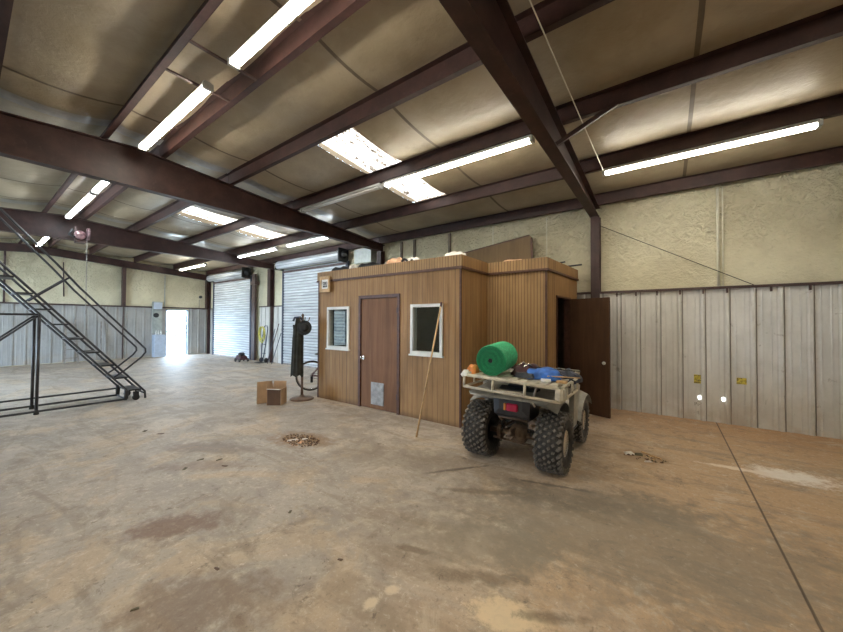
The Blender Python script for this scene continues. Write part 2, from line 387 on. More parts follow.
    def ball(s, c, rx, ry, rz, n=12, m=8):
        prof = []
        vs = []
        for i in range(m + 1):
            a = PI * i / m
            for k in range(n):
                t = 2 * PI * k / n
                vs.append((c[0] + rx * math.sin(a) * math.cos(t), c[1] + ry * math.sin(a) * math.sin(t), c[2] - rz * math.cos(a)))
        fs = [(i * n + k, i * n + (k + 1) % n, (i + 1) * n + (k + 1) % n, (i + 1) * n + k) for i in range(m) for k in range(n)]
        return s.add(vs, fs, True)

def fix(me):
    import bmesh
    bm = bmesh.new(); bm.from_mesh(me)
    bmesh.ops.remove_doubles(bm, verts=bm.verts, dist=1e-5)
    bmesh.ops.recalc_face_normals(bm, faces=bm.faces)
    bm.to_mesh(me); bm.free()

def build(name, mb, mats, parent=None, origin=None, local=False, recalc=True):
    """Link mb as one mesh. World coordinates unless local; the origin goes to the parent's or to the mesh's own foot."""
    if not isinstance(mats, (list, tuple)): mats = [mats]
    if parent is not None and not local:
        off = Vector(parent['_o']) if '_o' in parent else Vector((0, 0, 0))
    elif parent is None and not local:
        if origin is None:
            xs = [v.x for v in mb.v]; ys = [v.y for v in mb.v]; zs = [v.z for v in mb.v]
            origin = ((min(xs) + max(xs)) / 2, (min(ys) + max(ys)) / 2, min(zs))
        off = Vector(origin)
    else: off = Vector((0, 0, 0))
    me = bpy.data.meshes.new(name); me.from_pydata([tuple(v - off) for v in mb.v], [], mb.f)
    for m in mats: me.materials.append(MT[m] if isinstance(m, str) else m)
    for p, mi, sm in zip(me.polygons, mb.mi, mb.sm): p.material_index = mi; p.use_smooth = sm
    if recalc: fix(me)
    o = bpy.data.objects.new(name, me); COL.objects.link(o)
    if parent is not None: o.parent = parent
    elif not local: o.location = off
    o['_o'] = tuple(off)
    return o

def tag(o, label=None, cat=None, group=None, kind=None):
    if label: o['label'] = label
    if cat: o['category'] = cat
    if group: o['group'] = group
    if kind: o['kind'] = kind
    return o
def thing(name, label, cat, loc, group=None, kind=None, rot=None):
    e = bpy.data.objects.new(name, None); COL.objects.link(e); e.location = loc; e.empty_display_size = .1
    if rot: e.rotation_euler = rot
    e['_o'] = tuple(loc) if rot is None else (0, 0, 0)
    return tag(e, label, cat, group, kind)
def B(*a): return MB().box(*a)
def struct(name, mb, mats, label=None, group=None, parent=None):
    o = build(name, mb, mats, parent)
    return tag(o, label, None, group, 'structure')

# ------------------------------------------------------------------ the shell
XL, XR, YN, YF = -18.2, 4.75, -4.1, 7.2
RIDGE = 1.55; HALF = YF - .1 - RIDGE
def zb(y):  return 3.80 + .08 * (HALF - abs(y - RIDGE))      # underside of the roof purlins
def zt(y):  return zb(y) + .20
struct('floor', B(XL - .1, XR + .1, YN - .1, YF + .1, -.12, 0), 'floor', 'dusty stained concrete slab with a sawn joint')
struct('ground', B(-60, 40, -60, 60, -.3, -.13), 'ext_ground', 'pale bright ground outside the open walk door')

# roof insulation with slack bays between the purlins
PUR = [7.02, 5.67, 4.28, 2.93, 1.87, 1.23, .17, -1.18, -2.57, -3.92]
YS = sorted(PUR)
SKY = [(-4.27, -3.47, 2.93, 5.67), (-9.88, -8.95, 2.93, 5.67)]
def in_sky(x, y): return any(a < x < b and c < y < d for a, b, c, d in SKY)
def sag(x, y):
    s = 0
    for i in range(len(YS) - 1):
        if YS[i] < y < YS[i + 1]:
            u = (y - YS[i]) / (YS[i + 1] - YS[i]); s = math.sin(PI * u) ** .8
    q = ((x + 2.9) / 1.5) % 1.0
    return s * (.035 + .045 * math.sin(PI * q) ** .6)
xs = sorted(set([round(XL + i * (XR - XL) / 150, 4) for i in range(151)] + [a for k in SKY for a in k[:2]]))
ys = sorted(set([round(YN + i * (YF - YN) / 80, 4) for i in range(81)] + [RIDGE] + PUR))
mb = MB(); ny = len(ys)
vs = [(x, y, zt(y) - (0 if False else sag(x, y))) for x in xs for y in ys]
fs = []
for i in range(len(xs) - 1):
    for j in range(ny - 1):
        if in_sky((xs[i] + xs[i + 1]) / 2, (ys[j] + ys[j + 1]) / 2): continue
        fs.append((i * ny + j, (i + 1) * ny + j, (i + 1) * ny + j + 1, i * ny + j + 1))
mb.add(vs, fs, True)
for a, b, c, d in SKY:     # turned-up edges around the daylight panels
    for (p, q) in (((a, c), (a, d)), ((b, c), (b, d)), ((a, c), (b, c)), ((a, d), (b, d))):
        n = 16
        for k in range(n):
            P0 = [p[i] + (q[i] - p[i]) * k / n for i in (0, 1)]; P1 = [p[i] + (q[i] - p[i]) * (k + 1) / n for i in (0, 1)]
            mb.add([(P0[0], P0[1], zt(P0[1]) - sag(*P0) ), (P1[0], P1[1], zt(P1[1]) - sag(*P1)), (P1[0], P1[1], zt(P1[1]) + .05), (P0[0], P0[1], zt(P0[1]) + .05)], [(0, 1, 2, 3)])
roof = struct('ceiling', mb, 'roof_insul', 'tan faced insulation slung between the roof purlins')
mb = MB()
for i in range(-1, 11):
    xx = 1.76 - 1.5 * i + (.35 if i < 1 else 0)
    if xx < XL + .2 or any(a - .1 < xx < b + .1 for a, b, _, _ in SKY): continue
    for j in range(ny - 1):
        y0, y1 = ys[j], ys[j + 1]
        mb.add([(xx - .022, y0, zt(y0) - sag(xx, y0) - .006), (xx + .022, y0, zt(y0) - sag(xx, y0) - .006), (xx + .022, y1, zt(y1) - sag(xx, y1) - .006), (xx - .022, y1, zt(y1) - sag(xx, y1) - .006)], [(0, 1, 2, 3)])
struct('ceiling_seam', mb, 'seam', parent=roof)
RAFX = [-1.08, -6.6, -12.3, -18.0, 4.5]
mb = MB()
for rx in RAFX[1:4]:
    for sx in (1,):
        for j in range(ny - 1):
            y0, y1 = ys[j], ys[j + 1]; a, b = rx + sx * .07, rx + sx * .30
            if in_sky((a + b) / 2, (y0 + y1) / 2): continue
            mb.add([(a, y0, zt(y0) - sag(a, y0) - .008), (b, y0, zt(y0) - sag(b, y0) - .004), (b, y1, zt(y1) - sag(b, y1) - .004), (a, y1, zt(y1) - sag(a, y1) - .008)], [(0, 1, 2, 3)])
struct('ceiling_edge_strip', mb, 'edge_foil', parent=roof)
mb = MB()
mb.add([(XL - .1, YN - .1, zt(YN) + .16), (XR + .1, YN - .1, zt(YN) + .16), (XR + .1, RIDGE, zt(RIDGE) + .17), (XL - .1, RIDGE, zt(RIDGE) + .17)], [(0, 1, 2, 3)])
for i, (a, b, c, d) in enumerate(SKY):
    m2 = MB(); n = 54
    prof = [(a - .02 + (b - a + .04) * k / n, .012 * math.cos(2 * PI * k / 6)) for k in range(n + 1)]
    m2.add([(x, c, zt(c) + .035 + h) for x, h in prof] + [(x, d, zt(d) + .035 + h) for x, h in prof], [(k, k + 1, n + 2 + k, n + 1 + k) for k in range(n)])
    struct('window_%d' % (i + 1), m2, 'skylight', ['glowing corrugated roof light above the cabin front', 'glowing roof light beyond the second beam'][i])

# long far wall (behind the cabin), end walls, near long wall with two raised doors
struct('wall_back', B(XL - .1, XR + .1, YF, YF + .12, 0, 4.05), 'wall_insul', 'cream sprayed insulation above the metal liner')
mb = B(XL - .12, XL, YN - .1, 5.53, 0, 2.04); mb.box(XL - .12, XL, 6.33, YF + .1, 0, 2.04)
prof = [(YN - .1, 2.04), (YF + .1, 2.04), (YF + .1, zt(YF) + .02), (RIDGE, zt(RIDGE) + .02), (YN - .1, zt(YN) + .02)]
mb.prism(prof, XL - .12, XL, 'yz')
struct('wall_left', mb, 'wall_insul', 'far gable wall of cream insulation with a metal dado')
struct('wall_right', MB().prism([(YN - .1, 0), (YF + .1, 0), (YF + .1, zt(YF)), (RIDGE, zt(RIDGE)), (YN - .1, zt(YN))], XR, XR + .12, 'yz'), 'wall_insul')
mb = MB()
for a, b in ((XL - .1, -14.3), (-10.3, XR + .1)): mb.box(a, b, YN - .12, YN, 0, 3.3)
mb.box(XL - .1, XR + .1, YN - .12, YN, 3.3, 4.05)
struct('wall_front', mb, 'wall_insul')

def liner(axis, c, a, b, z0, z1, out, start, pitch=.298):
    """ribbed sheet standing off plane c, running from a to b, ribs pushed towards `out`."""
    pts = [(a, 0)]; t = start
    while t > a: t -= pitch
    while t < b:
        if t - .036 > a and t + .036 < b: pts += [(t - .036, 0), (t - .017, .032), (t + .017, .032), (t + .036, 0)]
        for q in (.10, .198):
            if a < t + q - .012 and t + q + .012 < b: pts += [(t + q - .012, 0), (t + q, .005), (t + q + .012, 0)]
        t += pitch
    pts.append((b, 0)); mb = MB(); n = len(pts)
    def P(u, h, z):
        return (u, c + out * (.01 + h), z) if axis == 'x' else (c + out * (.01 + h), u, z)
    vs = [P(u, h, z0) for u, h in pts] + [P(u, h, z1) for u, h in pts]
    return mb.add(vs, [(k, k + 1, n + k + 1, n + k) for k in range(n - 1)])
LZ = 2.15
def lin(o, mbx, lab): return struct(o, mbx, 'liner_backlit' if lab and 'gable' in lab or lab and 'corner' in lab else 'liner', lab, 'ribbed metal liner sheets round the foot of the walls')
lin('wall_panel', liner('x', YF, -8.0, XR, 0.0, LZ, -1, -.101), 'long galvanised ribbed liner sheet right of the open cabin door')
lin('wall_panel', liner('x', YF, -13.32, -11.60, 0.0, LZ, -1, -.101), 'bright ribbed liner between the two roll-up doors')
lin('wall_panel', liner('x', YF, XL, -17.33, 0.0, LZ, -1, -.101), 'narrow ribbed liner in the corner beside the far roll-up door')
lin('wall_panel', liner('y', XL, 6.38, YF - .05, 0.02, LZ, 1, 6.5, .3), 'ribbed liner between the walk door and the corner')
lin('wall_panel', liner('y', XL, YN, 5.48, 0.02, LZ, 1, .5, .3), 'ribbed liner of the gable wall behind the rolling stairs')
lin('wall_panel', liner('y', XR, YN, YF, 0.0, LZ, -1, .5, .3), None)
lin('wall_panel', liner('x', YN, -8.0, XR, 0.0, LZ, 1, .5, .3), None)

# girts on top of the liner, with little dark clips
def girt(mbx, lab): return struct('trim_1', mbx, 'girt', lab)
mb = B(-8.0, XR, YF - .065, YF, LZ - .005, LZ + .035)
for t in (-.724, -.427, -.118, .2, .499, .791, 1.282, 1.675, 2.1, 2.5): mb.box(t - .012, t + .012, YF - .075, YF - .045, LZ - .075, LZ)
struct('trim_1', mb, 'girt', 'dark girt with hanging clips along the top of the right liner')
struct('trim_2', B(-13.32, -11.6, YF - .06, YF, LZ - .005, LZ + .035), 'girt', 'short dark girt between the roll-up doors')
struct('trim_3', B(XL, XL + .07, YN, YF, LZ - .005, LZ + .05), 'girt', 'dark girt along the far gable wall')
struct('trim_4', B(XL, -17.35, YF - .06, YF, LZ - .005, LZ + .035), 'girt')

# ------------------------------------------------------------------ steel frame
def ibeam(x, poly_top, poly_bot, hw=.075, web=.008, fl=.014):
    """rafter along Y at x; poly_top / poly_bot: lists of (y, z)."""
    mb = MB()
    n = len(poly_top)
    mb.prism([p for p in poly_bot] + [p for p in poly_top[::-1]], x - web / 2, x + web / 2, 'yz')
    for pl, dz in ((poly_top, -fl), (poly_bot, fl)):
        for (y0, z0), (y1, z1) in zip(pl, pl[1:]):
            mb.prism([(y0, z0), (y1, z1), (y1, z1 + dz), (y0, z0 + dz)], x - hw, x + hw, 'yz')
    return mb
def rafter(x, lab, bot=3.64):
    top = [(YN + .1, zb(YN)), (RIDGE, zb(RIDGE)), (YF - .02, zb(YF - .02))]
    b = [(YN + .1, 3.58), (YN + .3, 3.60), (RIDGE, bot), (5.0, bot - .01), (YF - .02, 3.60)]
    o = struct('roof_beam', ibeam(x, top, b), 'primer', lab, 'dark red steel rafters')
    return o
rafter(-1.08, 'dark red rafter over the cabin, nearest the right wall lamp')
rafter(-6.6, 'dark red rafter crossing the upper left above the cabin end')
rafter(-12.3, 'dark red rafter carrying the chain hoist')
mb = ibeam(-18.02, [(YN + .1, zb(YN)), (RIDGE, zb(RIDGE)), (YF - .02, zb(YF - .02))], [(YN + .1, zb(YN) - .26), (RIDGE, zb(RIDGE) - .27), (YF - .02, zb(YF - .02) - .26)])
struct('roof_beam', mb, 'primer', 'rafter against the far gable wall', 'dark red steel rafters')
rafter(4.5, 'rafter against the right-hand gable wall')

def column(x, lab, y=YF - .02, hw=.075, d=.17, top=3.6, foot=0):
    mb = B(x - hw, x + hw, y - d, y - d + .012, foot, top); mb.box(x - hw, x + hw, y - .012, y, foot, top); mb.box(x - .005, x + .005, y - d, y, foot, top)
    if foot: mb.box(x + hw - .07, x + hw - .02, y - .12, y, 0, foot)
    else: mb.box(x - hw - .03, x + hw + .03, y - d - .02, y, 0, .015)
    return struct('column', mb, 'primer', lab, 'dark red steel wall columns')
column(-1.065, 'dark red column rising behind the open cabin door')
column(-6.6, 'dark column above the left end of the cabin')
column(-12.37, 'dark column between the two roll-up doors', hw=.10, foot=LZ)
column(-17.95, 'dark column in the far corner beside the walk door', hw=.1, foot=LZ)
column(4.5, None)
for x in RAFX:
    mb = B(x - .075, x + .075, YN, YN + .17, 0, 3.58); struct('column', mb, 'primer')
for y, z in ((4.0, zb(4) - .27), (.9, zb(.9) - .27)):
    mb = B(XL + .02, XL + .16, y - .06, y + .06, LZ + .05, z) if y > 2 else B(XL + .02, XL + .1, y - .025, y + .025, LZ + .05, z)
    struct('column', mb, 'girt', 'gable post between the hoist chain and the walk door' if y > 2 else 'thin gable post behind the stairs', 'dark gable posts')
struct('column', B(XL + .04, XL + .07, 3.985, 4.02, 0, LZ), 'girt', 'thin dark upright below the gable girt', 'dark gable posts')

# roof purlins, one object for each bay and line
BAYS = [(-17.98, -12.3), (-12.3, -6.6), (-6.6, -1.08), (-1.08, 4.5)]
BN = ['in the far bay', 'in the bay of the hoist', 'in the bay above the cabin', 'in the bay right of the cabin']
RN = ['eave', 'first from the eave', 'second from the eave', 'third from the eave', 'camera-far side of the ridge', 'camera-near side of the ridge', 'sixth', 'seventh', 'eighth', 'near eave']
LN = ['eave strut along the liner wall', 'purlin first in from the eave strut', 'purlin second in from the eave strut', 'purlin third in from the eave strut',
      'ridge purlin on the cabin side', 'ridge purlin on the other side', 'purlin just past the ridge pair', None, None, None]
for bi, (xa, xb) in enumerate(BAYS):
    for k, y in enumerate(PUR):
        z0, z1 = zb(y) , zt(y) - .012
        mb = B(xa + .005, xb - .005, y - .004, y + .004, z0, z1); sg = 1 if k < 5 else -1
        mb.box(xa + .005, xb - .005, y, y + sg * .065, z0, z0 + .006)
        mb.box(xa + .005, xb - .005, y - sg * .065, y, z1 - .006, z1)
        lab = ('dark red %s, %s' % (LN[k], BN[bi])) if LN[k] else None
        tag(build('roof_beam_purlin', mb, 'primer'), lab, None, 'steel purlins under the roof', 'structure').name = 'ceiling_beam'
# flange brace, ridge straps
tag(build('roof_brace', MB().bar((-1.02, 4.05, 3.66), (-.42, 4.27, 4.04), .045, .045), 'primer'), 'short diagonal brace from rafter to purlin above the cabin corner', 'brace')
for x, yy in ((-3.60, 1), (-4.21, 2)):
    tag(build('ridge_strap', B(x - .014, x + .014, 1.23, 1.87, 4.215, 4.235), 'girt'), 'thin dark strap across the ridge, %s' % ('nearer the long lamp overhead' if yy == 1 else 'over the end of the second ridge lamp'), 'strap', 'straps across the ridge')
# wires and conduit
tag(build('steel_cable', MB().tube([(-1.0, YF - .10, 3.43), (1.12, YF - .06, 2.17)], .006, 6), 'cable'), 'thin dark cable slanting down the cream wall to the girt', 'cable')
tag(build('lamp_cord', MB().tube([(-.85, 1.95, 4.12), (-.80, 3.6, 4.0), (-.74, 5.62, 3.87)], .006, 6), 'pipe_white'), 'thin pale cord running over the purlins to the right lamp', 'cord')
mb = MB().tube([(.69, YF - .04, LZ + .03), (.69, YF - .04, 3.78)], .018, 8); mb.tube([(.75, YF - .02, LZ + .03), (.75, YF - .02, 3.78)], .009, 8)
tag(build('wall_conduit', mb, 'pipe_white'), 'cream upright conduit on the insulation above the right liner', 'conduit')

# ------------------------------------------------------------------ fluorescent lamps
def lamp(y, x0, x1, z, lab, mat='lamp_w', lit=True, top=None):
    top = top or zb(y)
    t = thing('fluorescent_lamp', lab, 'ceiling light', ((x0 + x1) / 2, y, z), 'twin-tube strip lamps under the purlins')
    mb = MB().prism([(y - .048, z + .024), (y + .048, z + .024), (y + .03, z + .07), (y - .03, z + .07)], x0, x1, 'yz')
    build('lamp_housing', mb, 'lamp_housing', t)
    for xx in (x0, x1): 
        build('lamp_holder', B(xx - .02, xx + .02, y - .05, y + .05, z - .022, z + .05), 'lamp_housing', t)
    for dy in (-.026, .026):
        build('tube', MB().tube([(x0 + .02, y + dy, z), (x1 - .02, y + dy, z)], .017, 10), mat if lit else 'off_tube', t)
    for xx in (x0 + .35, x1 - .35):
        if top - z > .0: build('hanger', MB().tube([(xx, y, z + .06), (xx, y, top + .03)], .004, 6), 'steel', t)
lamp(5.69, -.74, 1.42, 3.84, 'long lit lamp over the liner wall, right of the rafter')
lamp(4.30, -3.90, -1.38, 3.935, 'long lit lamp crossing the roof light above the cabin')
lamp(4.30, -6.28, -4.02, 3.945, 'unlit strip lamp between the roof light and the second rafter', lit=False)
lamp(1.55, -3.42, -1.25, 4.11, 'bright ridge lamp running out of the top of the picture')
lamp(1.55, -6.20, -4.00, 4.12, 'bright ridge lamp ending at the second rafter')
lamp(1.55, -9.12, -6.95, 4.13, 'short-looking ridge lamp just beyond the second rafter', 'lamp_c')
lamp(1.55, -11.9, -9.28, 4.12, 'cool white ridge lamp above the chain hoist', 'lamp_c')
lamp(1.55, -17.2, -14.6, 4.10, 'small ridge lamp seen beneath the hoist rafter', 'lamp_c')
lamp(5.69, -11.95, -9.62, 3.80, 'cool lamp in front of the roll-up doors, left one of the pair', 'lamp_c')
lamp(5.69, -9.03, -6.95, 3.81, 'cool lamp above the nearer roll-up door barrel', 'lamp_c')
lamp(-1.12, -3.90, -1.38, 3.935, 'added unseen strip lamp on the camera side of the ridge, behind the view')  # this and the next two: unseen lamps added to brighten the near side
lamp(-2.50, -.74, 1.42, 3.84, 'added unseen strip lamp on the camera side, second row from the ridge')
lamp(1.55, .60, 2.80, 4.11, 'added unseen ridge lamp right of the first rafter, above the view')
lamp(5.69, -17.2, -14.65, 3.80, 'farthest lit lamp, over the far roll-up door')

# ------------------------------------------------------------------ roll-up doors
def rollup(n, x0, x1, ztop, zbar, r, lab, xb0, xb1, y=YF - .09):
    d = thing('door_%d' % n, lab, None, ((x0 + x1) / 2, y, 0), kind='structure')
    mb = MB(); pts = []; z = 0.0; p = .10
    while z < ztop:
        for k in range(5): pts.append((y - .028 * math.sin(PI * k / 5) ** .6, z + p * k / 5))
        z += p
    pts.append((y, z)); m = len(pts)
    mb.add([(x0, a, b) for a, b in pts] + [(x1, a, b) for a, b in pts], [(k, k + 1, m + k + 1, m + k) for k in range(m - 1)], False)
    build('curtain', mb, 'curtain', d)
    build('bottom_bar', B(x0, x1, y - .03, y + .01, .0, .06), 'steel', d)
    mb = MB().tube([(xb0, y - .17, zbar), (xb1, y - .17, zbar)], r, 20)
    build('barrel', mb, 'curtain', d)
    mb = B(x0, x1, y - .06, y - .03, ztop - .09, ztop - .02); build('header_bar', mb, 'girt', d)
    for xx in (x0, x1):
        build('guide_track', B(xx - .04, xx + .04, y - .05, y + .05, 0, ztop + .02), 'navy', d)
    build('end_bracket', B(xb1 + .01, xb1 + .05, y - .38, y + .02, zbar - .22, zbar + .20), 'black', d)
    build('end_bracket', B(xb0 - .05, xb0 - .01, y - .30, y + .02, zbar - .16, zbar + .16), 'black', d)
    build('drive_gear', MB().lathe([(.12, 0), (.12, .06), (.05, .06), (.05, .14)], (xb1 + .05, y - .17, zbar), 'x', 16), 'black', d)
    return d
rollup(1, -17.28, -13.85, 3.42, 3.58, .145, 'far ribbed steel roll-up door, beside the far corner', -17.40, -13.95)
rollup(2, -11.50, -8.02, 3.46, 3.64, .155, 'nearer ribbed steel roll-up door, left of the cabin', -11.56, -8.05)
mb = B(-13.66, -13.42, YF - .18, YF - .1, 0, 3.5); mb.box(-13.68, -13.3, YF - .24, YF - .08, 3.05, 3.2)
struct('trim_5', mb, 'girt', 'dark steel jamb right of the far roll-up door')
for n, xc in ((4, -12.3),):
    d = thing('door_%d' % n, None, None, (xc, YN, 0), kind='structure')
    build('barrel', MB().tube([(xc - 2.0, YN + .28, 3.42), (xc + 2.0, YN + .28, 3.42)], .19, 16), 'curtain', d)
    for s in (-1, 1): build('guide_track', B(xc + s * 2.03 - .04, xc + s * 2.03 + .04, YN, YN + .1, 0, 3.4), 'navy', d)
# far walk door: open doorway with a frame
d = thing('door_3', 'open walk doorway full of daylight in the far gable wall', None, (XL, 5.93, 0), kind='structure')
mb = B(XL - .12, XL + .03, 5.48, 5.53, 0, 2.09); mb.box(XL - .12, XL + .03, 6.33, 6.38, 0, 2.09); mb.box(XL - .12, XL + .03, 5.48, 6.38, 2.04, 2.09)
build('door_frame', mb, 'blue_grey', d)
mb = MB().rbox(0, .8, -.022, .022, .01, 2.02, .004)
leaf = build('door_leaf', mb, 'white', d, local=True); leaf.location = (-.14, .41, 0); leaf.rotation_euler = (0, 0, R(158))
build('knob', MB().ball((.73, .05, 1.0), .03, .03, .03), 'chrome', leaf, local=True)
# what the doorway looks out on
for i, (x, y, h, r) in enumerate(((-34, 12.5, 3.0, 1.0), (-38, 15.2, 3.6, 1.2), (-31, 10.0, .9, .55))):
    t = thing('bush', ['hazy green shrub outside beyond the walk door', 'taller hazy tree outside beyond the walk door', 'low pale green shrub just outside the walk door'][i], 'shrub', (x, y, -.13), 'greenery outside')
    mb = MB()
    for k in range(60):
        a, b = rnd.uniform(0, 2 * PI), rnd.uniform(0, 1); rr = r * math.sqrt(rnd.random())
        c = Vector((x + rr * math.cos(a), y + rr * math.sin(a), -.13 + h * (.35 + .6 * b)))
        mb.ball(c, *(rnd.uniform(.1, .28) * (1 if h > 1 else .6) for _ in range(3)), n=6, m=4)
    build('foliage', mb, 'ext_leaf', t); build('stem', MB().tube([(x, y, -.13), (x, y, h * .6)], .07, 8), 'pole_wood', t)

# ------------------------------------------------------------------ plywood office cabin
def skew(mb):      # the door side of the cabin runs slightly out of square
    for v in mb.v:
        if v.x > -1.75 and v.y > 5.41: v.x += .0625 * (v.y - 5.41)
    return mb
CX0, CX1, CX2, CY, CY2, CYB, CT = -5.93, -2.51, -1.51, 4.47, 5.41, 7.12, 2.62
cab = thing('office_cabin', 'brown grooved plywood office cabin with two windows and two doors', 'cabin', ((CX0 + CX2) / 2, 5.8, 0))
T = .09
D0, D1, DZ = -4.71, -3.70, 2.08
W1 = (-5.62, -4.97, 1.05, 1.885); W2 = (-3.457, -2.824, 1.06, 1.885)
def wall_x(x0, x1, y, z1, holes, th=T):       # wall facing -Y
    mb = MB(); xs = sorted({x0, x1} | {h[0] for h in holes} | {h[1] for h in holes})
    for a, b in zip(xs, xs[1:]):
        hs = [h for h in holes if h[0] <= a + 1e-6 and h[1] >= b - 1e-6]
        if not hs: mb.box(a, b, y, y + th, 0, z1)
        else:
            h = hs[0]
            if h[2] > 0: mb.box(a, b, y, y + th, 0, h[2])
            mb.box(a, b, y, y + th, h[3], z1)
    return mb
build('front_wall', wall_x(CX0, CX1, CY, CT - .19, [(D0, D1, 0, DZ), W1, W2]), 'ply', cab)
build('recessed_wall', B(CX1, CX2, CY2, CY2 + T, 0, CT - .19), 'ply_fine', cab)
build('return_wall', B(CX1 - T, CX1, CY + T, CY2 + T, 0, CT - .19), 'ply', cab)
SW = (4.76, 5.36, 1.03, 1.87)       # window in the left side wall (y0, y1, z0, z1)
mb = B(CX0, CX0 + T, CY + T, SW[0], 0, CT - .19); mb.box(CX0, CX0 + T, SW[1], CYB, 0, CT - .19)
mb.box(CX0, CX0 + T, SW[0], SW[1], 0, SW[2]); mb.box(CX0, CX0 + T, SW[0], SW[1], SW[3], CT - .19)
build('left_side_wall', mb, 'ply', cab)
O0, O1, OZ = 5.86, 6.66, 2.05
mb = B(CX2 - T, CX2, CY2 + T, O0, 0, CT - .19); mb.box(CX2 - T, CX2, O1, CYB, 0, CT - .19); mb.box(CX2 - T, CX2, O0, O1, OZ, CT - .19)
build('right_side_wall', skew(mb), 'ply', cab)
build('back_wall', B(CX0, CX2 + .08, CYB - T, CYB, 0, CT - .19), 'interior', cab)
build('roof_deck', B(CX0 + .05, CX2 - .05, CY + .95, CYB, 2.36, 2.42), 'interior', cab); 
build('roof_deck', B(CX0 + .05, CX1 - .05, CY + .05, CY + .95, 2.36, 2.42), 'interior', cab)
# fascia above the trim strip, standing a little proud
F = .022
def fascia(x0, x1, y0, y1): return B(x0, x1, y0, y1, CT - .19, CT)
build('fascia_board', fascia(CX0 - F, CX1 + F, CY - F, CY + .04), 'ply_fine', cab)
build('fascia_board', fascia(CX1 - .04, CX1 + F, CY + .04, CY2 - F), 'ply', cab)
build('fascia_board', fascia(CX1 - .04, CX2 + F, CY2 - F, CY2 + .04), 'ply_fine', cab)
build('fascia_board', skew(fascia(CX2 - .04, CX2 + F, CY2 + .04, CYB)), 'ply', cab)
build('fascia_board', fascia(CX0 - F, CX0 + .04, CY + .04, CYB), 'ply', cab)
G = F + .012
mb = B(CX0 - G, CX1 + G, CY - G, CY, 2.41, 2.445); mb.box(CX1, CX1 + G, CY, CY2 - G, 2.41, 2.445); mb.box(CX1, CX2 + G, CY2 - G, CY2, 2.41, 2.445)
mb.box(CX2, CX2 + G, CY2, CYB, 2.41, 2.445); mb.box(CX0 - G, CX0, CY, CYB, 2.41, 2.445)
build('trim_strip', skew(mb), 'wood_trim', cab)
for (x, y) in ((CX1, CY), (CX2, CY2)):
    build('corner_trim', B(x - .02, x + .008, y - .008, y + .02, 0, CT + .002 if False else CT - .19), 'wood_trim', cab)
build('corner_trim', B(CX0 - .008, CX0 + .03, CY - .008, CY + .02, 0, CT - .19), 'wood_trim', cab)
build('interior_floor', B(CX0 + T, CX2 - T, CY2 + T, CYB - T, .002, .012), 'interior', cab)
# front door
fr = MB().box(D0, D0 + .055, CY - .018, CY + T, 0, DZ); fr.box(D1 - .055, D1, CY - .018, CY + T, 0, DZ); fr.box(D0 + .055, D1 - .055, CY - .018, CY + T, DZ - .055, DZ)
build('door_frame', fr, 'wood_trim', cab)
dr = build('front_door', MB().rbox(D0 + .06, D1 - .06, CY + .005, CY + .045, .012, DZ - .06, .003), 'door_wood', cab)
kb = MB().ball((D0 + .125, CY - .05, .92), .03, .03, .03); kb.tube([(D0 + .125, CY + .01, .92), (D0 + .125, CY - .05, .92)], .012, 8); kb.lathe([(.034, 0), (.034, .008)], (D0 + .125, CY - .005, .92), 'y', 14)
build('door_knob', kb, 'chrome', dr)
mb = MB().box(-4.375, -4.065, CY - .008, CY + .006, .09, .49)
for k in range(14): mb.bar((-4.365, CY - .013, .115 + k * .027), (-4.075, CY - .013, .115 + k * .027), .006, .014)
build('vent_grille', mb, 'steel', dr)
for z in (.25, 1.75): build('hinge', B(D1 - .062, D1 - .045, CY - .024, CY + .0, z, z + .09), 'girt', dr)
# windows
def window(w, y, name):
    a, b, c, d = w; f = .05
    mb = MB()
    for (x0, x1, z0, z1) in ((a, a + f, c, d), (b - f, b, c, d), (a + f, b - f, c, c + f), (a + f, b - f, d - f, d)): mb.box(x0, x1, y - .03, y + T, z0, z1)
    mb.box(a - .02, b + .02, y - .045, y, c - .025, c)
    o = build(name, mb, 'white', cab)
    build('pane', B(a + f, b - f, y + .02, y + .026, c + f, d - f), 'glass', o)
    return o
w1 = window(W1, CY, 'window'); window(W2, CY, 'window')
mb = MB(); a, b, c, d = SW
for (y0, y1, z0, z1) in ((a, a + .035, c, d), (b - .035, b, c, d), (a, b, c, c + .035), (a, b, d - .035, d)): mb.box(CX0 - .01, CX0 + T + .02, y0, y1, z0, z1)
o = build('window', mb, 'black', cab); build('pane', B(CX0 + .04, CX0 + .046, a + .035, b - .035, c + .035, d - .035), 'glass', o)
# side door jamb and the open leaf
mb = B(CX2 - T, CX2 + .015, O0, O0 + .03, 0, OZ); mb.box(CX2 - T, CX2 + .015, O1 - .03, O1, 0, OZ); mb.box(CX2 - T, CX2 + .015, O0 + .03, O1 - .03, OZ - .03, OZ)
build('door_frame', skew(mb), 'wood_trim', cab)
mb = MB(); hx, hy = -1.41, 6.60; ex, ey = -.750, 6.36; dv = Vector((ex - hx, ey - hy, 0)); L = dv.length; an = math.atan2(dv.y, dv.x)
mb.M = Matrix.Translation((hx, hy, 0)) @ Matrix.Rotation(an, 4, 'Z'); mb.rbox(0, L, -.02, .02, .012, 2.02, .003)
od = build('side_door', mb, 'door_dark', cab); tag(od, 'dark brown door leaf standing wide open')
mb = MB(); mb.M = Matrix.Translation((hx, hy, 0)) @ Matrix.Rotation(an, 4, 'Z'); mb.ball((L - .07, -.06, .92), .028, .028, .028); mb.tube([(L - .07, .0, .92), (L - .07, -.06, .92)], .011, 8)
build('door_knob', mb, 'white', od)
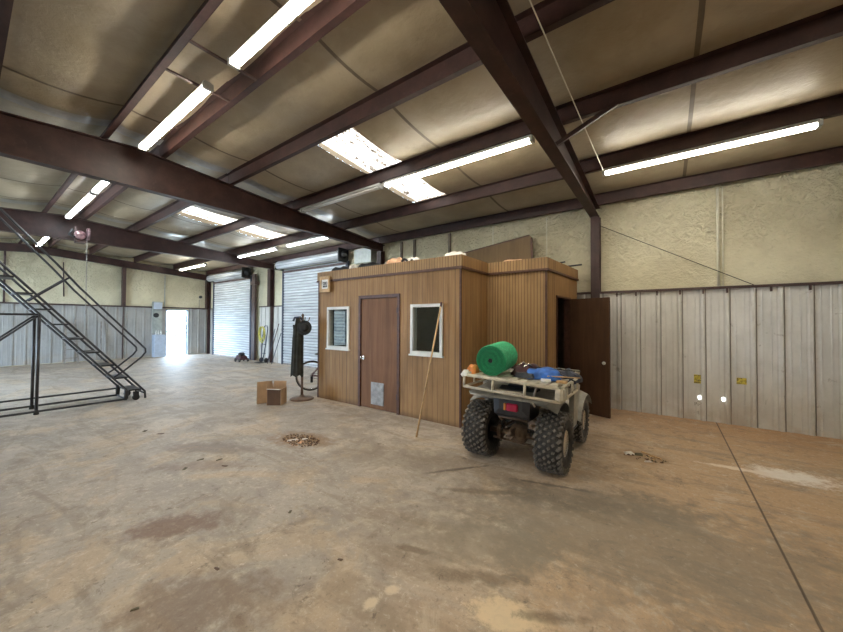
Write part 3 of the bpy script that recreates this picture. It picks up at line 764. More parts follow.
# framed plaque at the top left corner
t = thing('framed_plaque', 'small wood-framed white plaque with black emblem at cabin corner', 'plaque', (-5.65, CY - .05, 2.2))
px0, px1, pz0, pz1 = -5.80, -5.49, 2.19, 2.52
mb = MB()
for (x0, x1, z0, z1) in ((px0, px0 + .045, pz0, pz1), (px1 - .05, px1, pz0, pz1), (px0 + .045, px1 - .05, pz0, pz0 + .07), (px0 + .045, px1 - .05, pz1 - .07, pz1)): mb.rbox(x0, x1, CY - .085, CY - .05, z0, z1, .006)
build('frame', mb, 'handle_wood', t)
pl = build('face', B(px0 + .045, px1 - .05, CY - .065, CY - .052, pz0 + .07, pz1 - .07), 'white', t)
mb = MB(); zc = pz0 + .17; xc = (px0 + px1) / 2
for dx in (-.045, 0.0, .045):
    mb.tube([(xc + dx + .018 * math.cos(a * PI / 5), CY - .068, zc + .012 + .03 * math.sin(a * PI / 5)) for a in range(11)], .005, 6)
for dx in (-.045, .0, .045): mb.box(xc + dx - .016, xc + dx + .016, CY - .07, CY - .065, zc - .07, zc - .03)
build('emblem', mb, 'black', pl)

# leaning stick
t = thing('wooden_stick', 'long pale wooden handle leaning beside the cabin front window', 'stick', (-2.778, 3.724, 0))
build('shaft', MB().tube([(-2.778, 3.72, .012), (-2.80, 4.05, .90), (-2.828, 4.405, 1.83)], .013, 8), 'handle_wood', t)
build('tip', MB().tube([(-2.828, 4.405, 1.83), (-2.831, 4.425, 1.90)], .014, 8), 'darkred', t)

# ------------------------------------------------------------------ things stored on the cabin roof
def lump(name, lab, cat, mat, x0, x1, y0, y1, z0, z1, seed=0, rough=.35, group=None, taper=.5, flat=False):
    r = random.Random(seed); ph = [r.uniform(0, 6) for _ in range(6)]
    mb = MB(); cx, cy = (x0 + x1) / 2, (y0 + y1) / 2
    nu, nv = 28, 16
    def fn(u, v):
        a = 2 * PI * u; t = v
        rr = math.cos(t * PI / 2) ** taper
        w = 1 + rough * (.4 * math.sin(3 * a + ph[0]) + .3 * math.sin(7 * a + ph[1]) + .25 * math.sin(5 * a + 6 * t + ph[2]))
        z = z0 + (z1 - z0) * math.sin(t * PI / 2) * (1 + rough * .5 * (math.sin(9 * math.cos(a) * rr + ph[3]) * .5 + math.sin(7 * math.sin(a) * rr + ph[4]) * .5))
        c, s = math.cos(a), math.sin(a)
        c = math.copysign(abs(c) ** .7, c); s = math.copysign(abs(s) ** .7, s)
        return (cx + (x1 - x0) / 2 * rr * w * c, cy + (y1 - y0) / 2 * rr * w * s, z)
    mb.grid(fn, nu, nv)
    return tag(build(name, mb, mat), lab, cat, group)
RZ = 2.42
t = thing('board_sheet', 'large brown board propped against the wall on the cabin roof', 'board', (-3.1, 6.9, RZ))
mb = MB(); mb.prism([(-4.35, RZ), (-2.16, RZ), (-2.21, 3.33), (-2.27, 3.40), (-4.45, 3.13)], 6.9, 6.93, 'xz'); build('panel', mb, 'plain_ply', t)
mb = MB().prism([(-2.16, RZ), (-2.21, 3.33), (-2.25, 3.33), (-2.20, RZ)], 6.885, 6.9, 'xz'); mb.prism([(-2.27, 3.40), (-4.45, 3.13), (-4.45, 3.105), (-2.27, 3.375)], 6.885, 6.9, 'xz'); build('edge_strip', mb, 'wood_trim', t)
lump('black_bag', 'lumpy black plastic bag at the left end of the cabin roof', 'bag', 'black', -5.74, -5.18, 4.54, 4.80, RZ + .01, 2.715, 3, .15, taper=.25)
lump('white_sheet', 'crumpled white sheet between the two black roof bags', 'cloth', 'paper', -5.15, -5.0, 4.55, 4.8, RZ + .01, 2.72, 8, .15, taper=.35)
lump('black_bag', 'longer lumpy black bag on the cabin roof, above the front door', 'bag', 'black', -4.96, -4.28, 4.54, 4.80, RZ + .01, 2.71, 5, .15, taper=.25)
lump('white_sheet', 'rumpled pale sheet behind the longer black roof bag', 'cloth', 'paper', -4.85, -3.9, 5.05, 5.4, RZ + .01, 2.82, 18, .12, taper=.35)
lump('peach_bundle', 'peach coloured bundle beside the black bag on the cabin roof', 'bundle', 'peach', -4.26, -3.84, 4.62, 4.92, RZ + .01, 2.76, 11, .15, taper=.35)
t = lump('cloth_bundle', 'black and white cloth bundle right of the peach bundle', 'cloth', 'paper', -3.76, -3.50, 4.62, 4.92, RZ + .01, 2.73, 13, .2, taper=.35)
build('dark_band', MB().tube([(-3.78 + .05 * i, 4.60 + .01 * math.sin(i), 2.66 + .04 * math.sin(i * 1.3)) for i in range(6)], .022, 8), 'black', t)
lump('white_bag', 'white plastic bag crumpled above the cabin corner', 'bag', 'paper', -2.98, -2.60, 4.62, 5.0, RZ + .01, 2.73, 17, .15, taper=.3)
lump('flat_pack', 'flat pale carton on the roof over the recessed wall', 'carton', 'peach', -2.45, -1.95, 5.62, 6.05, RZ + .01, 2.70, 21, .08, taper=.25)
tag(build('steel_pipe', MB().tube([(-2.1, 6.55, 2.60), (-1.24, 6.72, 2.66)], .016, 8), 'black'), 'dark pipe poking out over the cabin roof edge, longer one', 'pipe', 'pipes on the cabin roof')
tag(build('steel_pipe', MB().tube([(-2.1, 6.3, 2.63), (-1.42, 6.25, 2.66)], .014, 8), 'black'), 'dark pipe poking out over the cabin roof edge, shorter one', 'pipe', 'pipes on the cabin roof')
tag(build('junction_cabinet', B(-7.55, -6.85, 6.95, 7.16, 3.32, 3.74), 'grey_box'), 'grey box fixed high on the wall beside the roll-up door barrel', 'box')
for x, z in ((-5.9, 3.58), (-5.45, 3.5), (-4.35, 3.5)):
    struct('trim_6', B(x - .03, x + .03, YF - .05, YF, LZ + .03, 3.8), 'seam')
for x in (-3.2, -2.0, 2.6):
    struct('trim_7', B(x - .012, x + .012, YF - .012, YF, LZ + .03, 3.8), 'pipe_white')

# ------------------------------------------------------------------ marks on the liner
YL = YF - .012
for (x, z, lab) in ((.448, .372, 'bright hole with daylight below the left yellow label'), (.742, .381, 'bright hole with daylight near the liner rib, right one')):
    mb = MB(); mb.add([(x + .026 * math.cos(a * PI / 5) * (1 + .2 * math.sin(a * 2)), YL - .004, z + .034 * math.sin(a * PI / 5)) for a in range(10)], [tuple(range(10))])
    tag(build('light_hole', mb, 'white_spot', recalc=False), lab, 'hole', 'holes in the liner')
for (x0, x1, z0, z1, lab, s) in ((.375, .50, .60, .745, 'square mottled yellow label on the liner', 1), (.895, 1.01, .645, .745, 'small yellow label on the liner, right of the square one', 2), (.375, .475, .235, .31, 'faded stencil mark under the left hole', 3)):
    r = random.Random(s); t = thing('wall_label', lab, 'label', ((x0 + x1) / 2, YL, z0))
    if s < 3: build('sheet', MB().rbox(x0, x1, YL - .006, YL - .001, z0, z1, .002), 'foam_yellow', t)
    for i in range(5):
        for j in range(4):
            if r.random() < (.55 if s != 2 else .2):
                u, w = x0 + (x1 - x0) * (i + .25) / 5, z0 + (z1 - z0) * (j + .25) / 4
                build('print_mark', B(u, u + (x1 - x0) * .11, YL - .009, YL - .0055, w, w + (z1 - z0) * .13), 'ink', t)

# ------------------------------------------------------------------ rolling stairs
NX, FX = -8.6, -9.2
t = thing('rolling_stairs', 'dark tubular rolling warehouse stairs with handrails', 'stairs', (-8.9, 1.0, 0))
R1 = .019
def yu(z): return .39 + (2.50 - z) / 1.252
def yl(z): return .40 + (2.21 - z) / 1.262
for x in (NX, FX):
    build('stringer', MB().tube([(x, 2.27, .02), (x, 2.26, .16), (x, yu(.2), .2), (x, yu(2.72), 2.72), (x, .1, 2.75), (x, -.75, 2.75)], R1), 'ladder', t)
    build('stringer', MB().tube([(x, 1.98, .05), (x, yl(.2), .2), (x, yl(2.62), 2.62)], R1), 'ladder', t)
    build('handrail', MB().tube([(x, -.75, 3.50), (x, .2, 3.50), (x, .30, 3.46), (x, 1.0, 2.575), (x, 1.3, 2.17), (x, 2.19, 1.10), (x, 2.255, 1.02), (x, 2.26, .95), (x, 2.20, .86), (x, 1.92, .60), (x, 1.78, .50)], .017), 'ladder', t)
    build('handrail_post', MB().tube([(x, .68, 1.91), (x, 1.15, 2.35)], .015), 'ladder', t)
    build('handrail_post', MB().tube([(x, -.75, 2.75), (x, -.75, 3.5)], .015), 'ladder', t)
    build('base_rail', MB().tube([(x, -.78, .05), (x, 1.96, .05)], R1), 'ladder', t)
    build('support_post', MB().tube([(x, .80, .04), (x, .81, 1.69)], .022), 'ladder', t)
    build('support_post', MB().tube([(x, -.75, .04), (x, -.75, 2.75)], .022), 'ladder', t)
    build('side_bar', MB().tube([(x, -.75, 1.69), (x, .81, 1.69)], .015), 'ladder', t)
    build('brace', MB().tube([(x, -.75, .12), (x, .79, 1.66)], .015), 'ladder', t)
    for yy, zz in ((.80, .0), (-.75, .0)):
        build('foot_cup', MB().lathe([(.035, 0), (.03, .04), (.02, .08)], (x, yy, zz), 'z', 12), 'rubber', t)
    w = build('caster', MB().lathe([(.02, -.02), (.05, -.02), (.058, -.012), (.058, .012), (.05, .02), (.02, .02)], (x + (.05 if x == NX else -.05) * 0, 2.12, .058), 'x', 16), 'rubber', t)
    build('caster_fork', B(x - .035, x - .025, 2.08, 2.16, .05, .17).box(x + .025, x + .035, 2.08, 2.16, .05, .17), 'black', t)
    build('end_post', MB().tube([(x, 1.96, .03), (x, 1.96, .26)], .026), 'ladder', t)
build('base_rail', MB().tube([(FX, 1.96, .19), (FX, -.78, .19)], R1 * .9), 'ladder', t)
for yy, zz in ((-.75, .05), (1.96, .05), (.81, 1.69), (-.75, 1.69), (-.75, 3.5), (2.26, .12)): build('cross_bar', MB().tube([(NX, yy, zz), (FX, yy, zz)], .016), 'ladder', t)
k = 0; z = .22
while z < 2.7:
    ya = yu(z) - .02
    mb = B(FX + .01, NX - .01, ya - .20, ya + .01, z - .025, z)
    if k == 0: mb.box(FX + .01, NX - .01, ya - .0, ya + .01, z - .07, z)
    build('tread', mb, 'black', t); z += .262; k += 1
build('platform', B(FX, NX, -.75, .12, 2.735, 2.765), 'black', t)
tag(t)

# ------------------------------------------------------------------ chain hoist on the third rafter
hx, hy = -12.02, 1.80
t = thing('chain_hoist', 'chain hoist hooked on the third rafter with its pull chain', 'hoist', (hx, hy, 3.63))
build('beam_clamp', B(hx - .2, hx + .1, hy - .09, hy + .09, 3.56, 3.60).box(hx + .0, hx + .05, hy - .12, hy - .08, 3.55, 3.95), 'girt', t)
mb = MB().lathe([(.02, -.10), (.07, -.09), (.11, -.05), (.11, .0), (.08, .03), (.02, .04)], (hx + .12, hy - .03, 3.74), 'x', 20); build('gear_case', mb, 'hoist', t)
mb = MB().lathe([(.0, -.006), (.12, -.006), (.13, -.02), (.15, -.02), (.15, -.005), (.12, .0), (.15, .005), (.15, .02), (.13, .02), (.12, .006), (.0, .006)], (hx + .20, hy + .10, 3.77), 'y', 24); build('hand_wheel', mb, 'hoist', t)
mb = MB().tube([(hx + .1, hy - .12, 3.66), (hx + .1, hy - .22, 3.72), (hx + .1, hy - .16, 3.86)], .03, 8); build('hook', mb, 'black', t)
mb = MB()
z = 3.66; i = 0
while z > 1.72:
    c = Vector((hx + .1, hy + .10, z)); 
    pts = []
    for a in range(9):
        th = 2 * PI * a / 8; o = .012 * math.cos(th); q = .022 * math.sin(th)
        pts.append(c + (Vector((o, 0, q)) if i % 2 else Vector((0, o, q))))
    mb.tube(pts, .004, 4, False); z -= .036; i += 1
build('pull_chain', mb, 'steel', t)

# ------------------------------------------------------------------ four-wheeler
ax, ay = -1.395, 3.80
Q = thing('quad_bike', 'grey four-wheeled all-terrain vehicle parked by the open cabin door', 'quad bike', (ax, ay, 0), rot=(0, 0, 0.0))
def qb(name, mb, mat, parent=Q): return build(name, mb, mat, parent, local=True)
def tyre(cx, cy, r, w, name, side):
    hw = w / 2; rim = r * .43
    prof = [(rim, -hw * .80), (rim * 1.25, -hw * .98), (r * .78, -hw * 1.0), (r * .93, -hw * .90), (r * .975, -hw * .6), (r * .985, 0), (r * .975, hw * .6), (r * .93, hw * .90), (r * .78, hw), (rim * 1.25, hw * .98), (rim, hw * .80)]
    mb = MB().lathe(prof, (0, 0, 0), 'x', 40, closed=True)
    ty = qb(name, mb, 'rubber'); ty.location = (cx, cy, r)
    lg = MB(); rr = random.Random(3); n = 27
    for k in range(n):
        for j in range(6):
            a = 2 * PI * (k + (.5 if j % 2 else 0)) / n; u = (j - 2.5) * hw * .325
            rr0 = r * .965 if j in (1, 2, 3, 4) else r * .955
            lg.M = Matrix.Rotation(a, 4, 'X') @ Matrix.Translation((u, 0, rr0)) @ Matrix.Rotation(rr.choice((-.5, .5)) + rr.uniform(-.2, .2), 4, 'Z')
            lw, ll = hw * .118, r * .058
            lg.add([(-lw, -ll, -.01), (lw, -ll * .7, -.01), (lw, ll, -.01), (-lw, ll * .7, -.01), (-lw * .8, -ll * .8, .018), (lw * .8, -ll * .5, .018), (lw * .8, ll * .8, .018), (-lw * .8, ll * .5, .018)],
                   [(0, 1, 2, 3), (4, 5, 6, 7), (0, 1, 5, 4), (1, 2, 6, 5), (2, 3, 7, 6), (3, 0, 4, 7)])
    for k in range(n):
        for sd in (-1, 1):
            a = 2 * PI * (k + .25) / n
            lg.M = Matrix.Rotation(a, 4, 'X') @ Matrix.Translation((sd * hw * .93, 0, r * .88)) ; lg.box(-.012, .012, -.016, .016, -.03, .035)
    build('tread_lugs', lg, 'lug', ty, local=True)
    rp = MB().lathe([(rim * 1.02, -hw * .8), (rim * .9, -hw * .5), (rim * .9, hw * .5), (rim * 1.02, hw * .8)], (0, 0, 0), 'x', 28)
    s = side
    rp2 = MB().lathe([(rim * 1.08, s * hw * .82), (rim * .98, s * hw * .86), (rim * .92, s * hw * .55), (rim * .5, s * hw * .45), (rim * .42, s * hw * .7), (.01, s * hw * .72)], (0, 0, 0), 'x', 28)
    for k in range(4):
        a = PI / 4 + k * PI / 2; rp2.ball((s * hw * .52, rim * .62 * math.cos(a), rim * .62 * math.sin(a)), .012, .012, .012, 8, 6)
    build('rim', rp2, 'steel' if side < 0 else 'chrome', ty, local=True)
    return ty
tyre(-.415, 0, .315, .27, 'wheel', -1); tyre(.415, 0, .315, .27, 'wheel', 1)
tyre(-.41, 1.16, .29, .21, 'wheel', -1); tyre(.41, 1.16, .29, .21, 'wheel', 1)
# chassis and rear axle
mb = MB()
for s in (-1, 1):
    mb.tube([(s * .16, -.12, .52), (s * .17, .1, .36), (s * .17, .9, .33), (s * .15, 1.35, .42), (s * .15, 1.45, .62)], .018, 8)
    mb.tube([(s * .16, -.12, .52), (s * .17, .5, .62), (s * .15, 1.2, .70), (s * .15, 1.45, .62)], .018, 8)
for yy, zz in ((-.12, .52), (.9, .33), (1.45, .62), (.5, .62)): mb.tube([(-.165, yy, zz), (.165, yy, zz)], .016, 8)
qb('chassis_frame', mb, 'rust')
mb = MB().tube([(-.32, 0, .315), (.32, 0, .315)], .032, 10); mb.lathe([(.05, -.10), (.10, -.07), (.115, 0), (.10, .07), (.05, .10)], (.02, .02, .315), 'x', 16); mb.rbox(-.06, .10, -.05, .12, .25, .38, .02)
mb.lathe([(.085, -.02), (.09, 0), (.085, .02)], (-.19, 0, .315), 'x', 18)
qb('rear_axle', mb, 'rust')
mb = MB().tube([(-.27, -.03, .24), (.27, -.03, .22)], .014, 8); mb.tube([(-.15, .35, .28), (-.2, -.02, .30)], .022, 8); mb.tube([(.15, .35, .28), (.2, -.02, .30)], .022, 8)
qb('swing_arm', mb, 'rust')
for s in (-1, 1):
    mb = MB(); pts = []
    for k in range(73):
        a = k * 2 * PI / 12; pts.append((s * .17 + .032 * math.cos(a), -.02 + .032 * math.sin(a), .34 + .22 * k / 72))
    mb.tube(pts, .006, 5); mb.tube([(s * .17, -.02, .32), (s * .17, -.02, .60)], .014, 8)
    qb('shock_absorber', mb, 'black')
mb = MB().tube([(.25, .25, .50), (.25, -.05, .50), (.24, -.20, .50)], .045, 12); mb.tube([(.24, -.2, .5), (.24, -.26, .50)], .018, 8); qb('exhaust_pipe', mb, 'rust')
mb = MB().rbox(-.14, .14, .25, .85, .34, .62, .03); mb.rbox(-.10, .10, .45, .75, .62, .70, .02); qb('engine', mb, 'steel')
mb = MB().box(-.012, .012, -.20, -.05, .30, .40); mb.box(-.04, .04, -.24, -.19, .33, .345); mb.lathe([(.022, 0), (.025, .03), (.01, .05)], (0, -.22, .345), 'z', 12); qb('tow_hitch', mb, 'rust')
# black tail housing with red lamp
mb = MB().hull([(-.19, -.20, .57), (.21, -.20, .57), (-.20, -.20, .77), (.22, -.20, .77), (-.17, -.10, .50), (.19, -.10, .50), (-.2, .1, .55), (.22, .1, .55), (-.22, .1, .84), (.24, .1, .84), (-.12, -.22, .64), (.14, -.22, .64), (-.12, -.22, .78), (.14, -.22, .78)])
th = qb('tail_housing', mb, 'blackplastic')
build('tail_lamp', MB().rbox(-.035, .095, -.245, -.215, .62, .705, .012), 'red_lens', th, local=True)
build('lamp_side', MB().rbox(-.062, -.038, -.245, -.215, .625, .70, .004), 'amber', th, local=True)
mb = MB().tube([(-.20, -.21, .83), (-.14, -.26, .845), (.15, -.26, .835), (.22, -.22, .80), (.27, -.2, .70)], .010, 8); qb('grab_bar', mb, 'rack')
# fenders: shell sections swept along the wheel arches
def fender(s, y0, z0, rad, a0, a1, xin, xout, name, flare=.05):
    mb = MB()
    def fn(u, v):
        a = R(a0 + (a1 - a0) * u); rr = rad * (1 + .04 * math.sin(PI * u))
        x = xin + (xout - xin) * v; dz = -.05 * max(0, v - .7) / .3 - .02 * v
        return (s * x, y0 + rr * math.cos(a), z0 + rr * math.sin(a) * .92 + dz)
    mb.grid(fn, 16, 8)
    def fn2(u, v): p = fn(u, v); return (p[0], p[1], p[2] - .008)
    mb.grid(fn2, 16, 8)
    qb(name, mb, 'fender')
for s in (-1, 1):
    fender(s, .02, .36, .46, 30, 118, .12, .50, 'rear_fender'); fender(s, 1.16, .30, .42, 35, 160, .12, .54, 'front_fender')
# broad rear deck under the rack and side skirts, foot wells
mb = MB().hull([(-.42, -.34, .77), (.42, -.34, .77), (-.46, -.30, .80), (.46, -.30, .80), (-.46, .42, .84), (.46, .42, .84), (-.42, .42, .80), (.42, .42, .80), (-.26, -.38, .78), (.26, -.38, .78)])
qb('rear_deck', mb, 'fender')
for s in (-1, 1):
    mb = MB().hull([(s * .50, .28, .84), (s * .56, .28, .82), (s * .52, .55, .87), (s * .57, .55, .86), (s * .50, .34, .42), (s * .54, .34, .40), (s * .50, .52, .40), (s * .54, .50, .40)])
    qb('side_skirt', mb, 'fender')
    qb('foot_well', MB().rbox(s * .2, s * .50, .42, .78, .30, .33, .01) if s > 0 else MB().rbox(-.50, -.2, .42, .78, .30, .33, .01), 'blackplastic')
qb('seat', MB().hull([(-.12, .05, .86), (.12, .05, .86), (-.15, .1, .80), (.15, .1, .80), (-.13, .75, .80), (.13, .75, .80), (-.10, .70, .87), (.10, .70, .87), (-.13, .3, .90), (.13, .3, .90)]), 'blackplastic')
qb('fuel_tank', MB().hull([(-.13, .72, .74), (.13, .72, .74), (-.10, .74, .90), (.10, .74, .90), (-.12, 1.05, .74), (.12, 1.05, .74), (-.08, 1.02, .93), (.08, 1.02, .93)]), 'fender')
mb = MB().tube([(-.38, .78, .955), (-.25, .84, .97), (-.08, .92, .95), (.08, .92, .95), (.25, .84, .97), (.38, .78, .955)], .012, 8); mb.tube([(0, .92, .95), (0, 1.05, .7), (0, 1.1, .4)], .02, 8)
hb = qb('handlebar', mb, 'black')
for s in (-1, 1):
    build('grip', MB().tube([(s * .30, .815, .965), (s * .40, .77, .955)], .019, 8), 'rubber', hb, local=True)
    build('brake_lever', MB().tube([(s * .26, .86, .965), (s * .33, .89, .965), (s * .40, .86, .955)], .006, 6), 'steel', hb, local=True)
mb = MB().hull([(-.12, 1.38, .60), (.12, 1.38, .60), (-.2, 1.42, .72), (.2, 1.42, .72), (-.15, 1.1, .85), (.15, 1.1, .85), (-.10, 1.48, .70), (.10, 1.48, .70)]); nose = qb('nose_cowl', mb, 'fender')
for s in (-1, 1): build('headlamp', MB().lathe([(.05, 0), (.045, .02), (.01, .03)], (s * .14, 1.43, .68), 'y', 16), 'chrome', nose, local=True)
# racks
def rack(y0, y1, x, ztop, zlow, name, slats, post=True):
    mb = MB(); r = .0145
    loop = [(-x, y0, ztop), (x, y0, ztop), (x, y1, ztop), (-x, y1, ztop), (-x, y0, ztop)]
    for z in (ztop, zlow):
        for a, b in zip(loop, loop[1:]): mb.tube([(a[0], a[1], z), (b[0], b[1], z)], r, 8)
    for i in range(4):
        xx = -x + 2 * x * i / 3
        mb.tube([(xx, y0, zlow), (xx, y0, ztop)], r, 8)
    for i in range(1, 3):
        for sx in (-x, x): mb.tube([(sx, y0 + (y1 - y0) * i / 3, zlow), (sx, y0 + (y1 - y0) * i / 3, ztop)], r * .9, 8)
    for sx in (-x, x): mb.tube([(sx, y1, zlow), (sx, y1, ztop)], r, 8)
    o = qb(name, mb, 'rack')
    s = MB()
    for i in range(slats):
        xx = -x + 2 * x * (i + 1) / (slats + 1); s.box(xx - .040, xx + .040, y0, y1, ztop - .022, ztop - .004)
    for yy in (y0 + .08, y0 + (y1 - y0) * .5, y1 - .08): s.box(-x, x, yy - .02, yy + .02, ztop - .034, ztop - .022)
    build('deck_slats', s, 'rack', o, local=True)
    for sx in (-.25, .25):
        for yy in (y0 + .15, y1 - .1): build('rack_strut', MB().tube([(sx, yy, ztop - .03), (sx * .8, yy, ztop - .22)], .012, 8), 'steel', o, local=True)
    return o
rr_ = rack(-.44, .30, .515, .99, .855, 'rear_rack', 9); rr_.location = (.035, 0, 0); rr_.rotation_euler = (0, R(2.2), 0)
rack(.98, 1.45, .38, .90, .86, 'front_rack', 4)
mb = MB().hull([(-.56, -.45, .985), (-.47, -.47, .98), (-.56, -.40, 1.0), (-.48, -.38, 1.01), (-.53, -.43, 1.04), (-.49, -.40, 1.04), (-.55, -.43, .955)]); build('corner_clamp', mb, 'white', rr_, local=True)
build('corner_bracket', MB().rbox(.465, .545, -.45, -.37, .87, .985, .01), 'rack', rr_, local=True)
# roll of green netting lying on the rack
g = thing('netting_roll', 'roll of bright green plastic netting on the quad bike rear rack', 'roll', (-1.585, 3.50, 1.165), rot=(R(3), 0, R(4)))
mb = MB(); n = 48; Rr = .172; Ln = .47; prof = [(Rr * .97, 0.0), (Rr, .012)] + [(Rr * (1 + .012 * math.sin(k * 2.3)), .02 + (Ln - .04) * k / 10) for k in range(11)] + [(Rr, Ln - .012), (Rr * .97, Ln)]
mb.lathe(prof, (0, 0, 0), 'y', n); 
g1 = build('outer_wrap', mb, 'green', g, local=True)
mb = MB(); pts = []
for k in range(260):
    a = k * .28; r_ = .03 + (.167 - .03) * k / 260; pts.append((r_ * math.cos(a), -.004, r_ * math.sin(a)))
mb.tube(pts, .0035, 5); mb.lathe([(Rr * .97, 0), (.03, .0), (.026, .06), (.0, .06)], (0, 0, 0), 'y', 32)
build('rolled_end', mb, 'green_end', g, local=True)
build('core_hole', MB().lathe([(.026, -.006), (.020, -.006), (.018, .05), (.0, .05)], (0, 0, 0), 'y', 16), 'black', g, local=True)
# load on the rack: each its own thing
lump('black_strap_bundle', 'heap of black straps beside the green roll', 'straps', 'darkred', -1.47, -1.16, 3.70, 4.05, .99, 1.10, 31, .45)
tag(build('black_tool_case', MB().hull([(-1.36, 3.62, .995), (-1.14, 3.58, .995), (-1.36, 3.80, .995), (-1.14, 3.78, .995), (-1.34, 3.64, 1.045), (-1.16, 3.6, 1.04), (-1.34, 3.79, 1.05), (-1.16, 3.77, 1.04)]), 'blackplastic'), 'small black tool case on the rack before the straps', 'case')
lump('blue_cloth', 'crumpled bright blue cloth on the quad bike rack', 'cloth', 'blue', -1.26, -.90, 3.62, 3.98, .985, 1.085, 33, .35)
lump('grey_strap_heap', 'dark grey bag lying forward of the blue cloth', 'bag', 'navy', -1.10, -.80, 3.95, 4.25, .92, 1.05, 36, .4)
lump('orange_glove', 'orange glove tucked left of the green roll', 'glove', 'orange', -1.90, -1.78, 3.50, 3.66, .99, 1.09, 35, .2)
tag(build('white_tube_bottle', MB().tube([(-1.02, 3.46, 1.012), (-.93, 3.48, 1.012)], .02, 10), 'white'), 'small white bottle at the right end of the rack', 'bottle')
tag(build('wooden_block', MB().rbox(-.90, -.80, 3.55, 3.62, .985, 1.01, .004), 'handle_wood'), 'pale wooden offcut beside the small white bottle', 'block')
for i, (a, b) in enumerate((((-1.0, 3.62, 1.035), (-.72, 3.80, 1.02)), ((-1.28, 3.86, 1.09), (-.76, 4.02, 1.06)), ((-1.05, 4.0, 1.06), (-.74, 3.66, 1.0)))):
    tag(build('thin_rod', MB().tube([a, b], .007, 6), ['handle_wood', 'black', 'black'][i]), ['pale thin rod sticking out of the rack load', 'black rod lying across the blue cloth', 'black rod crossing the grey bag'][i], 'rod', 'rods on the rack')
for i, (x, y) in enumerate(((-1.30, 3.80), (-1.40, 3.92))): tag(build('metal_clamp', MB().tube([(x, y - .06, 1.09 + .0), (x + .04, y, 1.125), (x + .06, y + .06, 1.09)], .012, 8), 'chrome'), ['shiny clamp on the strap heap, nearer the blue cloth', 'shiny clamp on the strap heap, nearer the green roll'][i], 'clamp')

# ------------------------------------------------------------------ coat stand with coat and hat
sx, sy = -6.05, 4.17
t = thing('coat_stand', 'brown wooden coat stand on a round foot left of the cabin', 'coat stand', (sx, sy, 0))
build('base', MB().lathe([(.235, 0), (.24, .015), (.20, .035), (.06, .05), (.035, .09)], (sx, sy, 0), 'z', 28), 'pole_wood', t)
build('pole', MB().lathe([(.028, .05), (.022, .3), (.028, .5), (.022, .8), (.022, 1.4), (.028, 1.5), (.02, 1.68), (.03, 1.72), (.0, 1.76)], (sx, sy, 0), 'z', 14), 'pole_wood', t)
for a in (0.6, 2.2, 3.7, 5.3):
    c, s = math.cos(a), math.sin(a); build('hook', MB().tube([(sx, sy, 1.58), (sx + .07 * c, sy + .07 * s, 1.57), (sx + .13 * c, sy + .13 * s, 1.62), (sx + .15 * c, sy + .15 * s, 1.68)], .009, 8), 'pole_wood', t)
def coat():
    mb = MB(); cx, cy = sx - .04, sy - .08
    ex, ey = rt.x, rt.y     # broad side towards the aisle
    def fn(u, v):
        a = 2 * PI * u; z = 1.66 - 1.18 * v
        w = .04 + .05 * min(1, v * 3.2) + .03 * v; d = .04 + .03 * v
        w *= 1 + .12 * math.sin(7 * a + 2 * v) * min(1, v * 3); d *= 1 + .22 * math.sin(9 * a + 1.5 * v)
        ox = -.01 * v
        p, q = (w * math.cos(a) + ox), d * math.sin(a)
        return (cx + p * .81 - q * .59, cy + p * .59 + q * .81, z + .02 * math.sin(5 * a) * (v > .98))
    mb.grid(fn, 56, 30); return mb
c = thing('hanging_coat', 'long black coat hanging from the coat stand', 'coat', (sx, sy, 1.6))
build('coat_body', coat(), 'coat', c)
mb = MB()
def sleeve(u, v):
    a = 2 * PI * u; z = 1.52 - .62 * v; r_ = .05 - .008 * v
    return (sx - .09 - .01 * v + r_ * math.cos(a), sy - .12 + r_ * .8 * math.sin(a) + .01 * math.sin(8 * v), z)
mb.grid(sleeve, 14, 14); build('sleeve', mb, 'coat', c)
build('collar', MB().tube([(sx - .13, sy - .13, 1.60), (sx - .09, sy - .12, 1.67), (sx + .0, sy - .06, 1.68), (sx + .03, sy - .03, 1.62)], .022, 8), 'navy', c)
hn = Vector((.1, -.14, 0)).normalized()
h = thing('brimmed_hat', 'dark round brimmed hat hung on the coat stand', 'hat', (sx + .10, sy - .02, 1.46), rot=(R(84), 0, R(36)))
build('brim', MB().lathe([(.0, 0), (.09, .0), (.145, .012), (.15, .02), (.145, .022), (.09, .012)], (0, 0, 0), 'z', 28), 'hat', h, local=True)
build('crown', MB().lathe([(.092, .01), (.088, .06), (.07, .10), (.03, .105), (0, .095)], (0, 0, 0), 'z', 24), 'hat', h, local=True)

# ------------------------------------------------------------------ bicycle behind the cabin end
b = thing('bicycle', 'bicycle with dark tyres and black saddle half hidden by the cabin end', 'bicycle', (-6.60, 4.79, 0), rot=(0, 0, math.atan2(.91, .42)))
def bq(name, mb, mat, p=b): return build(name, mb, mat, p, local=True)
for wx in (0, 1.04):
    w = bq('wheel', MB().lathe([(.315, -.017), (.328, -.020), (.343, -.012), (.347, 0), (.343, .012), (.328, .020), (.315, .017)], (wx, 0, .347), 'y', 44, closed=True), 'rubber')
    bq('rim', MB().lathe([(.300, -.011), (.316, -.012), (.316, .012), (.300, .011)], (wx, 0, .347), 'y', 44, closed=True), 'chrome', w)
    mb = MB()
    for k in range(28):
        a = 2 * PI * k / 28; mb.tube([(wx + .02 * math.cos(a + .5), (.02 if k % 2 else -.02), .347 + .02 * math.sin(a + .5)), (wx + .302 * math.cos(a), 0, .347 + .302 * math.sin(a))], .0012, 4, False)
    mb.tube([(wx, -.05, .347), (wx, .05, .347)], .02, 10); bq('spokes', mb, 'steel', w)
mb = MB(); BB = (.42, 0, .29); ST = (.30, 0, .70); HT = (.86, 0, .76)
